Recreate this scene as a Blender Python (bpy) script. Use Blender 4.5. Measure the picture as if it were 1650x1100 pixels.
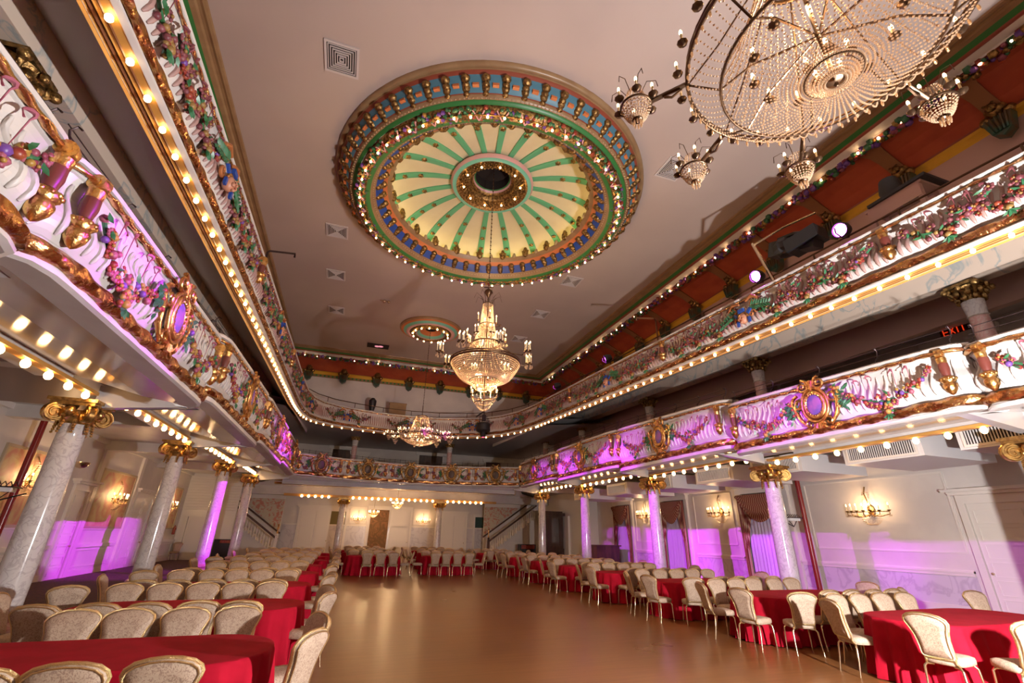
import bpy, bmesh, math, random
from math import sin, cos, pi, radians, hypot, atan2, sqrt
from mathutils import Vector, Matrix
random.seed(7)
SC = bpy.context.scene
COL = SC.collection
for o in list(bpy.data.objects): bpy.data.objects.remove(o)

# ------------------------------------------------------------------ camera, world, light, exposure
cd = bpy.data.cameras.new('camera'); cam = bpy.data.objects.new('camera', cd); COL.objects.link(cam)
cd.sensor_width = 36; cd.lens = 16.0; cd.clip_start = .05; cd.clip_end = 200
cR = Vector((.9455, -.3252, .0191)); cF = Vector((.2920, .8731, .3895)); cF.normalize()
cR = (cR - cR.dot(cF) * cF).normalized(); cU = cR.cross(cF)
M = Matrix((cR, cU, -cF)).transposed().to_4x4(); M.translation = (0, 0, 1.75)
cam.matrix_world = M
SC.camera = cam
SC.view_settings.view_transform = 'Standard'; SC.view_settings.look = 'None'
SC.view_settings.gamma = 1; SC.view_settings.exposure = -0.06; SC.view_settings.use_curve_mapping = False
SC.cycles.max_bounces = 6; SC.cycles.diffuse_bounces = 3; SC.cycles.glossy_bounces = 3
SC.cycles.transmission_bounces = 3; SC.cycles.transparent_max_bounces = 6
SC.cycles.sample_clamp_indirect = 4; SC.cycles.use_denoising = True
SC.cycles.caustics_reflective = False; SC.cycles.caustics_refractive = False
W = bpy.data.worlds.new('world'); SC.world = W; W.use_nodes = True
W.node_tree.nodes['Background'].inputs[0].default_value = (1.0, .66, .48, 1)
W.node_tree.nodes['Background'].inputs[1].default_value = .50

def light(kind, name, loc, power, color, size=.1, target=None, spot=None, blend=.3):
    l = bpy.data.lights.new(name, kind); l.energy = power; l.color = color
    if kind in ('POINT', 'SPOT'): l.shadow_soft_size = size
    if kind == 'AREA': l.size = size
    if kind == 'SPOT': l.spot_size = radians(spot); l.spot_blend = blend
    o = bpy.data.objects.new(name, l); COL.objects.link(o); o.location = loc
    if target is not None:
        o.rotation_euler = (Vector(target) - Vector(loc)).to_track_quat('-Z', 'Y').to_euler()
    return o
# the photographer's strobe on a stand to the right of the camera
light('SPOT', 'strobe', (5.7, 1.15, 1.75), 4000, (1, .97, .98), .08, (3.2, 16, 8.5), 165, .2)
PURPLE = (.62, .03, 1.0)
WARM = (1, .62, .30)

# ------------------------------------------------------------------ mesh helpers
class MB:
    def __init__(s): s.v = []; s.f = []; s.m = []
    def add(s, vs, fs, mi=0):
        n = len(s.v); s.v += [tuple(v) for v in vs]; s.f += [tuple(i + n for i in f) for f in fs]; s.m += [mi] * len(fs)
    def box(s, x0, x1, y0, y1, z0, z1, mi=0):
        s.add([(x0,y0,z0),(x1,y0,z0),(x1,y1,z0),(x0,y1,z0),(x0,y0,z1),(x1,y0,z1),(x1,y1,z1),(x0,y1,z1)],
              [(0,3,2,1),(4,5,6,7),(0,1,5,4),(1,2,6,5),(2,3,7,6),(3,0,4,7)], mi)
    def bar(s, a, b, w, h, mi=0, up=(0,0,1)):
        a = Vector(a); b = Vector(b); d = (b - a).normalized(); u = Vector(up)
        sx = d.cross(u)
        if sx.length < 1e-4: sx = d.cross(Vector((1,0,0)))
        sx.normalize(); u = sx.cross(d); vs = []
        for p in (a, b):
            for i, j in ((-1,-1),(1,-1),(1,1),(-1,1)): vs.append(p + sx*i*w/2 + u*j*h/2)
        s.add(vs, [(0,1,2,3),(7,6,5,4),(0,4,5,1),(1,5,6,2),(2,6,7,3),(3,7,4,0)], mi)
    def tube(s, pts, r, seg=6, mi=0, closed=False, twist=0, lobes=0, lobe=0):
        P = [Vector(p) for p in pts]; n = len(P); vs = []; u = None
        for i, p in enumerate(P):
            if closed: t = P[(i+1) % n] - P[i-1]
            else: t = P[min(i+1, n-1)] - P[max(i-1, 0)]
            if t.length < 1e-9: t = Vector((0,0,1))
            t.normalize()
            if u is None:
                u = Vector((0,0,1)) - t*t.z
                if u.length < .05: u = Vector((1,0,0)) - t*t.x
            else: u = u - t*u.dot(t)
            u.normalize(); w = t.cross(u); rr = r[i] if isinstance(r, (list, tuple)) else r
            for k in range(seg):
                a = 2*pi*k/seg; q = rr
                if lobes: q = rr*(1 + lobe*cos(lobes*a + twist*i))
                vs.append(p + (u*cos(a) + w*sin(a))*q)
        fs = []
        for i in range(n if closed else n-1):
            j = (i+1) % n
            for k in range(seg): fs.append((i*seg+k, i*seg+(k+1)%seg, j*seg+(k+1)%seg, j*seg+k))
        if not closed: fs += [tuple(reversed(range(seg))), tuple(range((n-1)*seg, n*seg))]
        s.add(vs, fs, mi)
    def lathe(s, prof, seg=16, c=(0,0,0), mi=0, a0=0, a1=2*pi, mis=None, inv=False):
        full = abs(a1 - a0 - 2*pi) < 1e-6; ns = seg if full else seg+1; vs = []
        for r, z in prof:
            for k in range(ns):
                a = a0 + (a1-a0)*k/seg; vs.append((c[0]+r*cos(a), c[1]+r*sin(a), c[2]+z))
        for i in range(len(prof)-1):
            fs = []
            for k in range(seg):
                k2 = (k+1) % ns; f = (i*ns+k, i*ns+k2, (i+1)*ns+k2, (i+1)*ns+k); fs.append(f[::-1] if inv else f)
            if i == 0: base = len(s.v); s.v += vs
            s.f += [tuple(q+base for q in f) for f in fs]; s.m += [mis[i] if mis else mi]*len(fs)
    def ball(s, c, r, mi=0, seg=6, rings=4, sc=(1,1,1), rot=None):
        vs = [Vector((0,0,1))]
        for i in range(1, rings):
            t = pi*i/rings
            for k in range(seg): a = 2*pi*k/seg; vs.append(Vector((sin(t)*cos(a), sin(t)*sin(a), cos(t))))
        vs.append(Vector((0,0,-1))); out = []
        for v in vs:
            q = Vector((v.x*sc[0]*r, v.y*sc[1]*r, v.z*sc[2]*r))
            if rot is not None: q = rot @ q
            out.append((q.x+c[0], q.y+c[1], q.z+c[2]))
        fs = [(0, 1+k, 1+(k+1)%seg) for k in range(seg)]
        for i in range(rings-2):
            for k in range(seg): b = 1+i*seg; fs.append((b+k, b+seg+k, b+seg+(k+1)%seg, b+(k+1)%seg))
        b = 1+(rings-2)*seg; fs += [(b+k, len(vs)-1, b+(k+1)%seg) for k in range(seg)]
        s.add(out, fs, mi)
    def oct(s, c, r, mi=0):
        x, y, z = c
        s.add([(x+r,y,z),(x,y+r,z),(x-r,y,z),(x,y-r,z),(x,y,z+r),(x,y,z-r)],
              [(0,1,4),(1,2,4),(2,3,4),(3,0,4),(1,0,5),(2,1,5),(3,2,5),(0,3,5)], mi)
    def disc(s, c, r, z, seg=20, mi=0):
        s.add([(c[0]+r*cos(2*pi*k/seg), c[1]+r*sin(2*pi*k/seg), z) for k in range(seg)], [tuple(range(seg))], mi)
    def prism(s, pts, fn, d, mi=0):
        """outline (u,v) mapped by fn(u,v,w) with thickness w 0..d"""
        n = len(pts); vs = [fn(u, v, 0) for u, v in pts] + [fn(u, v, d) for u, v in pts]
        s.add(vs, [tuple(range(n))[::-1], tuple(range(n, 2*n))] + [(i, (i+1)%n, n+(i+1)%n, n+i) for i in range(n)], mi)
    def grid(s, rows, mi=0, flip=False):
        n = len(rows[0]); vs = [p for r in rows for p in r]; fs = []
        for i in range(len(rows)-1):
            for k in range(n-1):
                f = (i*n+k, i*n+k+1, (i+1)*n+k+1, (i+1)*n+k); fs.append(f[::-1] if flip else f)
        s.add(vs, fs, mi)

def build(name, mb, mats, parent=None, smooth=38, loc=None, rz=0):
    me = bpy.data.meshes.new(name); me.from_pydata(mb.v, [], mb.f)
    if not isinstance(mats, (list, tuple)): mats = [mats]
    for m in mats: me.materials.append(m)
    if len(mats) > 1: me.polygons.foreach_set('material_index', mb.m)
    me.update()
    bm = bmesh.new(); bm.from_mesh(me); bmesh.ops.recalc_face_normals(bm, faces=bm.faces); bm.to_mesh(me); bm.free()
    if smooth:
        me.polygons.foreach_set('use_smooth', [True]*len(me.polygons)); me.set_sharp_from_angle(angle=radians(smooth))
    o = bpy.data.objects.new(name, me); COL.objects.link(o)
    if parent is not None: o.parent = parent
    if loc is not None: o.location = loc
    if rz: o.rotation_euler = (0, 0, rz)
    return o
def tag(o, label, cat, group=None, kind=None):
    o['label'] = label; o['category'] = cat
    if group: o['group'] = group
    if kind: o['kind'] = kind
    return o
def thing(name, loc, label, cat, group=None, rz=0):
    o = bpy.data.objects.new(name, None); COL.objects.link(o); o.location = loc; o.rotation_euler = (0,0,rz)
    o.empty_display_size = .2
    return tag(o, label, cat, group)
def struct(name, mb, mats, parent=None, smooth=0):
    o = build(name, mb, mats, parent, smooth)
    if parent is None: o['kind'] = 'structure'
    return o
def dup(root, loc=None, rz=None, label=None, group=None, parent=None):
    r = root.copy(); COL.objects.link(r)
    if loc is not None: r.location = loc
    if rz is not None: r.rotation_euler = (0, 0, rz)
    if label: r['label'] = label
    if group: r['group'] = group
    if parent is not None: r.parent = parent
    for ch in list(root.children): dup(ch, parent=r)
    return r
def part(src, parent, loc, rz=0):
    c = src.copy(); COL.objects.link(c); c.parent = parent; c.location = loc; c.rotation_euler = (0,0,rz); return c

# ------------------------------------------------------------------ materials
def nodes(m): return m.node_tree.nodes, m.node_tree.links
def mat(name, col, rough=.5, metal=0, col2=None, scale=8, thr=(.4,.6), bump=0, bscale=30, spec=.5, detail=4, coat=0, sheen=0, dist=0, emit=None, estr=0, coords='Object', stretch=(1,1,1)):
    m = bpy.data.materials.new(name); m.use_nodes = True; N, L = nodes(m); b = N['Principled BSDF']
    b.inputs['Base Color'].default_value = (*col, 1); b.inputs['Roughness'].default_value = rough
    b.inputs['Metallic'].default_value = metal; b.inputs['Specular IOR Level'].default_value = spec
    b.inputs['Coat Weight'].default_value = coat; b.inputs['Coat Roughness'].default_value = .08
    b.inputs['Sheen Weight'].default_value = sheen
    tc = N.new('ShaderNodeTexCoord'); mp = N.new('ShaderNodeMapping'); mp.inputs['Scale'].default_value = stretch
    L.new(tc.outputs[coords], mp.inputs[0])
    if col2 is not None:
        nz = N.new('ShaderNodeTexNoise'); nz.inputs['Scale'].default_value = scale; nz.inputs['Detail'].default_value = detail
        nz.inputs['Distortion'].default_value = dist
        L.new(mp.outputs[0], nz.inputs['Vector'])
        mr = N.new('ShaderNodeMapRange'); mr.inputs[1].default_value = thr[0]; mr.inputs[2].default_value = thr[1]
        L.new(nz.outputs['Fac'], mr.inputs[0])
        mx = N.new('ShaderNodeMix'); mx.data_type = 'RGBA'; mx.inputs[6].default_value = (*col, 1); mx.inputs[7].default_value = (*col2, 1)
        L.new(mr.outputs[0], mx.inputs[0]); L.new(mx.outputs[2], b.inputs['Base Color'])
    if bump:
        nb = N.new('ShaderNodeTexNoise'); nb.inputs['Scale'].default_value = bscale; nb.inputs['Detail'].default_value = 3
        L.new(mp.outputs[0], nb.inputs['Vector']); bp = N.new('ShaderNodeBump'); bp.inputs['Strength'].default_value = bump
        bp.inputs['Distance'].default_value = .02; L.new(nb.outputs['Fac'], bp.inputs['Height']); L.new(bp.outputs[0], b.inputs['Normal'])
    if emit: b.inputs['Emission Color'].default_value = (*emit, 1); b.inputs['Emission Strength'].default_value = estr
    return m
def marble(name, base, vein, rough=.12, scale=2.2, coat=.4, width=.04, stretch=(1,1,1)):
    m = mat(name, base, rough, coat=coat); N, L = nodes(m); b = N['Principled BSDF']
    tc = N.new('ShaderNodeTexCoord'); mp = N.new('ShaderNodeMapping'); mp.inputs['Scale'].default_value = stretch
    nz = N.new('ShaderNodeTexNoise'); nz.inputs['Scale'].default_value = scale; nz.inputs['Detail'].default_value = 6; nz.inputs['Distortion'].default_value = 1.2
    L.new(tc.outputs['Object'], mp.inputs[0]); L.new(mp.outputs[0], nz.inputs['Vector'])
    s = N.new('ShaderNodeMath'); s.operation = 'SUBTRACT'; s.inputs[1].default_value = .5; L.new(nz.outputs['Fac'], s.inputs[0])
    a = N.new('ShaderNodeMath'); a.operation = 'ABSOLUTE'; L.new(s.outputs[0], a.inputs[0])
    mr = N.new('ShaderNodeMapRange'); mr.inputs[1].default_value = 0; mr.inputs[2].default_value = width; mr.inputs[3].default_value = 1; mr.inputs[4].default_value = 0
    L.new(a.outputs[0], mr.inputs[0]); mx = N.new('ShaderNodeMix'); mx.data_type = 'RGBA'; mx.inputs[6].default_value = (*base,1); mx.inputs[7].default_value = (*vein,1)
    L.new(mr.outputs[0], mx.inputs[0]); L.new(mx.outputs[2], b.inputs['Base Color']); return m
def emis(name, col, s):
    m = bpy.data.materials.new(name); m.use_nodes = True; N, L = nodes(m); N.remove(N['Principled BSDF'])
    e = N.new('ShaderNodeEmission'); e.inputs[0].default_value = (*col,1); e.inputs[1].default_value = s
    L.new(e.outputs[0], N['Material Output'].inputs[0]); return m

WHITE = mat('white_plaster', (.64,.60,.56), .38, col2=(.57,.52,.49), scale=1.3)
WALLP = mat('wall_paint', (.74,.68,.63), .55, col2=(.66,.60,.56), scale=.7, bump=.05, bscale=12)
TRIM = mat('trim_paint', (.80,.74,.68), .35)
CEIL = mat('ceiling_paint', (.52,.42,.37), .6, col2=(.48,.385,.34), scale=.35, bump=.06, bscale=5)
SOFF = mat('gloss_soffit', (.66,.63,.62), .16, col2=(.60,.56,.55), scale=.6, coat=.5, bump=.12, bscale=1.2)
SOFF2 = mat('gallery_soffit_paint', (.62,.58,.57), .45, bump=.05, bscale=3)
PINKW = mat('pink_wall_paint', (.55,.36,.30), .6)
GOLD = mat('gold_leaf', (.83,.52,.18), .28, 1.0, col2=(.55,.25,.10), scale=14, thr=(.45,.62), bump=.5, bscale=28)
LEAFGOLD = mat('leafy_gold', (.80,.47,.18), .27, 1.0, col2=(.45,.18,.08), scale=9, thr=(.42,.6), bump=1.0, bscale=16)
ROSEF = mat('fluting_rose', (.40,.24,.21), .45)
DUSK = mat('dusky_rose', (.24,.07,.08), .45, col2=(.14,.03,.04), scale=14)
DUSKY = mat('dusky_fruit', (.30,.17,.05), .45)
GOLDR = mat('gold_rope', (.85,.52,.22), .26, 1.0, col2=(.62,.28,.14), scale=10, thr=(.45,.6), bump=.25, bscale=40)
OLDGOLD = mat('antique_gold', (.45,.27,.09), .38, .85, col2=(.16,.09,.03), scale=16, thr=(.4,.6), bump=.8, bscale=24)
BRONZE = mat('dark_bronze', (.12,.07,.04), .35, .9)
IRON = mat('dark_iron', (.05,.03,.03), .45, .6)
OCHRE = mat('ochre_paint', (.60,.32,.08), .4, col2=(.52,.26,.06), scale=2)
BROWNP = mat('brown_paint', (.18,.07,.03), .35)
RED = mat('cove_red', (.46,.085,.030), .5, col2=(.38,.06,.022), scale=1.5)
YEL = mat('cove_yellow', (.74,.42,.04), .45)
GREEN = mat('moulding_green', (.04,.20,.045), .4)
MINT = mat('rib_mint', (.12,.42,.22), .4)
LMINT = mat('ring_mint', (.20,.56,.40), .4)
TAN = mat('tan_moulding', (.34,.21,.10), .35, col2=(.29,.17,.08), scale=3)
DRED = mat('moulding_red', (.28,.06,.03), .45)
ORANGE = mat('moulding_orange', (.62,.19,.06), .45)
TURQ = mat('moulding_turquoise', (.07,.20,.27), .45)
BLUE = mat('moulding_blue', (.02,.07,.33), .45)
PINK = mat('pink_paint', (.62,.33,.33), .4)
DOMEP = mat('dome_cream', (.72,.62,.42), .6, col2=(.68,.57,.37), scale=1.2)
BEADT = mat('bead_tan', (.52,.36,.20), .35, bump=.9, bscale=26)
DARK = mat('dark_void', (.02,.013,.01), .8)
LEAFG = mat('leaf_green', (.025,.11,.035), .35, col2=(.05,.19,.09), scale=10)
FPINK = mat('flower_pink', (.38,.11,.16), .4, col2=(.24,.04,.07), scale=12)
FRED = mat('flower_red', (.24,.02,.02), .38, col2=(.32,.07,.03), scale=12)
FYEL = mat('fruit_yellow', (.40,.23,.05), .35)
FPUR = mat('flower_purple', (.16,.06,.30), .4)
FLESH = mat('painted_flesh', (.55,.25,.15), .4)
MARB = marble('white_marble', (.66,.62,.60), (.50,.45,.45), .13, 5, .5, .05)
MARBB = marble('peach_marble', (.66,.53,.42), (.38,.40,.38), .2, 1.1, .3, .03)
MARBP = marble('pink_marble', (.58,.34,.32), (.62,.48,.46), .2, 6, .3, .06)
MARBD = marble('dado_marble', (.68,.64,.66), (.56,.51,.55), .2, 1.3, .3, .05)
CARP = mat('patterned_carpet', (.055,.028,.03), .95, col2=(.11,.045,.035), scale=9, thr=(.48,.55), dist=2)
CLOTH = mat('red_cloth', (.38,.004,.020), .85, col2=(.32,.003,.015), scale=4, spec=.15, bump=.1, bscale=180)
CHM = mat('pale_gold_metal', (.80,.66,.44), .25, 1.0)
CHF = mat('twisted_frame_metal', (.78,.56,.28), .3, 1.0, bump=.6, bscale=160)
DAMASK = mat('beige_damask', (.46,.34,.24), .7, col2=(.31,.205,.145), scale=40, thr=(.52,.57), dist=2.2, detail=1.5, bump=.12, bscale=120)
WOODD = mat('dark_wood', (.09,.035,.018), .35, col2=(.05,.02,.01), scale=6, stretch=(1,1,.2))
BLACK = mat('matt_black', (.015,.015,.017), .45)
STEEL = mat('duct_white', (.72,.70,.70), .4)
REDPIPE = mat('red_pipe', (.24,.015,.015), .25)
def stripe_mat():
    m = mat('striped_drape', (.25,.05,.03), .6); N, L = nodes(m); tc = N.new('ShaderNodeTexCoord'); w = N.new('ShaderNodeTexWave')
    w.bands_direction = 'Y'; w.inputs['Scale'].default_value = 3.2; w.inputs['Distortion'].default_value = .5; L.new(tc.outputs['Object'], w.inputs['Vector'])
    r = N.new('ShaderNodeValToRGB'); r.color_ramp.interpolation = 'CONSTANT'; e = r.color_ramp.elements; e[0].color = (.20,.03,.02,1); e[1].position = .45; e[1].color = (.42,.22,.12,1)
    q = e.new(.62); q.color = (.30,.05,.03,1); q = e.new(.85); q.color = (.50,.34,.22,1)
    L.new(w.outputs['Fac'], r.inputs[0]); L.new(r.outputs[0], N['Principled BSDF'].inputs['Base Color']); return m
STRIPE = stripe_mat()
SHEERC = mat('sheer_curtain', (.55,.45,.62), .7)
CANDLE = mat('candle_tube', (.75,.62,.40), .5)
MURAL = mat('mural_sky', (.55,.42,.22), .6, col2=(.50,.22,.16), scale=1.6, thr=(.4,.62), dist=1.5, detail=7)
MURALF = mat('mural_frame_paint', (.45,.36,.24), .5)
PANELF = mat('floral_canvas', (.56,.50,.38), .6, col2=(.55,.22,.16), scale=2.4, thr=(.5,.6), dist=2.5, detail=6)
TAPES = mat('dark_tapestry', (.16,.085,.03), .7, col2=(.30,.13,.05), scale=1.8, thr=(.45,.65), dist=3)
BULB = emis('warm_bulb', (1, .66, .32), 14)
GLOBE = emis('warm_globe', (1, .56, .22), 25)
TINY = emis('cornice_bulb', (1, .60, .28), 24)
FLAME = emis('candle_flame', (1, .64, .32), 10)
LEDP = emis('purple_led', (.70, .10, 1.0), 45)
EXITR = emis('exit_red', (1, .05, .01), .8)
def bead_mat():
    m = bpy.data.materials.new('crystal_bead'); m.use_nodes = True; N, L = nodes(m); b = N['Principled BSDF']
    b.inputs['Base Color'].default_value = (.70,.54,.38,1); b.inputs['Roughness'].default_value = .12
    b.inputs['Specular IOR Level'].default_value = .9
    t = N.new('ShaderNodeBsdfTranslucent'); t.inputs[0].default_value = (.85,.64,.42,1)
    mx = N.new('ShaderNodeMixShader'); mx.inputs[0].default_value = .45
    L.new(b.outputs[0], mx.inputs[1]); L.new(t.outputs[0], mx.inputs[2]); L.new(mx.outputs[0], N['Material Output'].inputs[0]); return m
CRYS = bead_mat()
def floor_mat():
    m = mat('dance_floor_boards', (.20,.078,.022), .3); N, L = nodes(m); b = N['Principled BSDF']
    tc = N.new('ShaderNodeTexCoord'); mp = N.new('ShaderNodeMapping'); mp.inputs['Scale'].default_value = (.55, 9, 1); L.new(tc.outputs['Object'], mp.inputs[0])
    nz = N.new('ShaderNodeTexNoise'); nz.inputs['Scale'].default_value = 1.6; nz.inputs['Detail'].default_value = 3; L.new(mp.outputs[0], nz.inputs['Vector'])
    n3 = N.new('ShaderNodeTexNoise'); n3.inputs['Scale'].default_value = .45; n3.inputs['Detail'].default_value = 3; L.new(tc.outputs['Object'], n3.inputs['Vector'])
    ad = N.new('ShaderNodeMath'); ad.operation = 'ADD'; L.new(nz.outputs['Fac'], ad.inputs[0]); L.new(n3.outputs['Fac'], ad.inputs[1])
    cr = N.new('ShaderNodeMapRange'); cr.inputs[1].default_value = .7; cr.inputs[2].default_value = 1.3
    L.new(ad.outputs[0], cr.inputs[0]); mx = N.new('ShaderNodeMix'); mx.data_type = 'RGBA'
    mx.inputs[6].default_value = (.155,.058,.016,1); mx.inputs[7].default_value = (.245,.098,.030,1)
    L.new(cr.outputs[0], mx.inputs[0]); L.new(mx.outputs[2], b.inputs['Base Color'])
    r2 = N.new('ShaderNodeMapRange'); r2.inputs[3].default_value = .24; r2.inputs[4].default_value = .36
    L.new(n3.outputs['Fac'], r2.inputs[0]); L.new(r2.outputs[0], b.inputs['Roughness']); return m
FLOOR = floor_mat()

# ------------------------------------------------------------------ dimensions
XL, XR = -9.3, 16.0                 # aisle walls
FL, FR = -2.8, 9.4                  # lower balcony fronts
CXL, CXR = -5.04, 11.7              # ground floor column lines
GL, GR = -2.65, 8.4                 # upper gallery fronts
ZC = 11.6                           # ceiling
YB = 38.0                           # rear wall
BAYS = [(-1.0, 4.27), (4.27, 9.55), (9.55, 15.2), (15.2, 20.8), (20.8, 26.0)]
BZ = [(3.70, 4.62, 4.78), (3.75, 4.86, 5.06), (3.93, 5.24, 5.48), (4.10, 5.50, 5.56), (4.24, 5.52, 5.56)]   # lip, top at start, top at end
COLY = [4.8, 10.7, 16.5, 22.5, 28.3]
CAPZ = [3.15, 3.32, 3.54, 3.76, 3.80]
def lip_z(y):
    for (a, b), z in zip(BAYS, BZ):
        if y < b: return z[0]
    return 4.24
def gbot(y, side):   # upper gallery: height of the bulb line
    y = max(-1, min(y, 27))
    if side > 0: return 5.70 + .0490*y
    return 5.88 + .0300*y if y < 20 else 6.48 + (y-20)*.075
def gtop(y, side):
    y = max(-1, min(y, 27))
    return (6.70 + .0535*y) if side > 0 else (6.93 + .0420*y if y < 20 else 7.77 + (y-20)*.055)

# ------------------------------------------------------------------ floor, walls, ceiling
m = MB(); m.box(-9.6, 16.4, -8, 38.6, -.2, 0); struct('floor', m, FLOOR)
m = MB(); m.box(XL+.06, -5.43, -3, 33.9, .0, .008)
tag(build('carpet', m, CARP, smooth=0), 'dark patterned carpet running along the left aisle behind the marble columns', 'carpet')

m = MB(); m.box(XL-.25, XL, -3, 34, 0, 11.4); WL = struct('wall_left', m, WALLP)
m = MB(); m.box(XR, XR+.25, -3, 38, 0, 11.4); WR = struct('wall_right', m, WALLP)
m = MB(); m.box(-9.5, 16.2, YB, YB+.25, 0, 9.6); WB = struct('wall_back', m, WALLP)
# clapboard wall of the stair hall at the far left corner
m = MB(); m.box(-9.3, -6.4, 34, 34.15, 0, 6.6)
for i in range(24):
    z = 2.75 + i*.16; m.add([(-9.3,33.985,z),(-6.4,33.985,z),(-6.4,33.96,z+.01),(-9.3,33.96,z+.01),(-6.4,34,z+.16),(-9.3,34,z+.16)], [(0,1,2,3),(3,2,4,5)])
struct('wall_left_rear', m, TRIM)
# ceiling with round openings for the dome and the rear medallion
DC = (3.0, 11.35); MC = (2.88, 22.1)
def ring_to_rect(m, c, r, x0, x1, y0, y1, z, n=16):
    pts = []
    for i in range(n): pts.append((x1, y0+(y1-y0)*i/n))
    for i in range(n): pts.append((x1-(x1-x0)*i/n, y1))
    for i in range(n): pts.append((x0, y1-(y1-y0)*i/n))
    for i in range(n): pts.append((x0+(x1-x0)*i/n, y0))
    N = len(pts); vs = []
    for p in pts:
        a = atan2(p[1]-c[1], p[0]-c[0]); vs.append((c[0]+r*cos(a), c[1]+r*sin(a), z))
    m.add(vs + [(p[0], p[1], z) for p in pts], [(i, (i+1)%N, N+(i+1)%N, N+i) for i in range(N)])
m = MB(); CX0, CX1, CY1 = -4.5, 11.1, 27.25
m.box(CX0, CX1, -8, 5.0, ZC, ZC+.1)
ring_to_rect(m, DC, 4.5, CX0, CX1, 5.0, 19.0, ZC); ring_to_rect(m, MC, 1.25, CX0, CX1, 19.0, CY1, ZC)
struct('ceiling', m, CEIL)

# dome: rings hanging below the ceiling, cove, shell, lantern
m = MB()
prof = [(4.72,0),(4.72,-.04),(4.69,-.09),(4.64,-.11),(4.60,-.09),(4.58,-.12),(4.56,-.18),(4.52,-.20),(4.50,-.30),(4.30,-.52),(4.27,-.52),
        (4.25,-.58),(4.19,-.60),(4.17,-.58),(4.14,-.62),(4.08,-.64),(4.05,-.60),(4.02,-.70),(3.82,-.80),(3.78,-.76),(3.72,-.74),(3.66,-.72),(3.62,-.64),
        (3.54,-.60),(3.52,-.56),(3.48,-.54),(3.34,-.34),(3.32,-.32),(3.24,-.27),(3.22,-.24),(3.12,-.17),(3.10,-.12),(3.16,-.10),(3.36,-.26)]
mis  = [0,0,0,0,0,1,1,2,2,1, 0,0,0,3,3,9,4,4,4,3,3,0, 0,0,5,5,6,6,6,0,0,0,7]
m.lathe([(r, z) for r, z in prof], 96, (*DC, ZC), mis=mis)
DR = struct('ceiling_dome_cornice', m, [TAN, DRED, TURQ, GREEN, OLDGOLD, BLUE, ORANGE, DOMEP, PINK, TRIM], smooth=60)
m = MB(); P = []
for i in range(15):
    t = i/14; a = t*pi/2; P.append((1.16 + (3.62-1.16)*cos(a)**.8 if i < 14 else 1.16, -.30 + 1.06*sin(a)**.95))
m.lathe([(3.62,-.5),(3.62,-.3)] + P, 80, (*DC, ZC)); struct('ceiling_dome', m, DOMEP, smooth=60)
m = MB()
for k in range(20):
    a = 2*pi*(k+.5)/20; ca, sa = cos(a), sin(a); w = .13; top = []; 
    for (r, z) in P:
        ww = w*(.55+.45*(r-1.1)/2.5)
        top.append([(DC[0]+r*ca-s*ww*sa, DC[1]+r*sa+s*ww*ca, ZC+z-dz) for s, dz in ((-1,.0),(-1,.05),(-.7,.06),(.7,.06),(1,.05),(1,0))])
    m.grid(top)
struct('trim_1', m, MINT, smooth=30)
m = MB(); rb = random.Random(3)
def rosette(m, x, y, z, r, mi=0):
    m.ball((x, y, z), r, mi, 8, 4, (1,1,.5))
    for q in range(6): m.ball((x+r*.9*cos(q*pi/3), y+r*.9*sin(q*pi/3), z+.01), r*.42, mi, 5, 3)
for k in range(20):
    a = 2*pi*(k+.5)/20
    for t in (2, 4, 6, 8.3, 10.5):
        i = int(t); fr = t-i; r = P[i][0]*(1-fr)+P[i+1][0]*fr; z = P[i][1]*(1-fr)+P[i+1][1]*fr
        if r < 1.45: continue
        rosette(m, DC[0]+r*cos(a), DC[1]+r*sin(a), ZC+z-.07, .075)
struct('trim_2', m, OLDGOLD, smooth=60)
m = MB()
m.lathe([(1.34,.66),(1.34,.60),(1.28,.54),(1.22,.55),(1.16,.52),(1.10,.56),(1.05,.60),(.78,.62),(.72,.66),(.70,.80),(.62,.84),(.60,.92),(.56,.94),(.56,1.3),(0,1.3)], 56, (*DC, ZC),
        mis=[0,0,1,1,2,2,2,2,3,3,4,5,6,6]); LA = struct('ceiling_lantern', m, [PINK, LMINT, OLDGOLD, OLDGOLD, PINK, GREEN, DARK], smooth=50)
m = MB(); m.lathe([(.56,1.0),(.565,1.6),(.3,1.7),(0,1.7)], 32, (*DC, ZC)); struct('trim_3', m, DARK, smooth=0)
# carved consoles, crest heads, fruit garland and bulbs around the dome
def cprism(m, r, a, w, rin, z0, z1, mi):  # radial block
    ca, sa = cos(a), sin(a); vs = []
    for (rr, z) in ((r, z0), (r, z1), (rin, z1), (rin, z0)):
        for s in (-1, 1): vs.append((DC[0]+rr*ca-s*w*sa, DC[1]+rr*sa+s*w*ca, z))
    m.add(vs, [(0,1,3,2),(2,3,5,4),(4,5,7,6),(6,7,1,0),(0,2,4,6),(1,7,5,3)], mi)
def console_ring(r, zc, n, sgn, w=.075, ln=.24, dz=.2):
    m = MB()
    for k in range(n):
        a = 2*pi*k/n; ca, sa = cos(a), sin(a)
        for t, rr, zz in ((0, .105, 0), (.35, .085, .03), (.7, .10, -.01), (1, .075, .02)):
            q = r - sgn*ln*t; m.ball((DC[0]+q*ca, DC[1]+q*sa, zc - dz*t - zz), rr, 0, 7, 4, (1.15, 1.15, .9))
        for s in (-1, 1):
            for t in (0, .5, 1):
                q = r - sgn*ln*t; m.ball((DC[0]+q*ca-s*w*sa, DC[1]+q*sa+s*w*ca, zc-dz*t+.02), .035, 0, 5, 3)
        cprism(m, r+.03*sgn, a, w*.9, r-sgn*ln, zc-.02, zc+.03, 0)
    return m
def tonp(m, n): return m
struct('trim_4', console_ring(4.50, ZC-.30, 60, 1), OLDGOLD, smooth=60)
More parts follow.
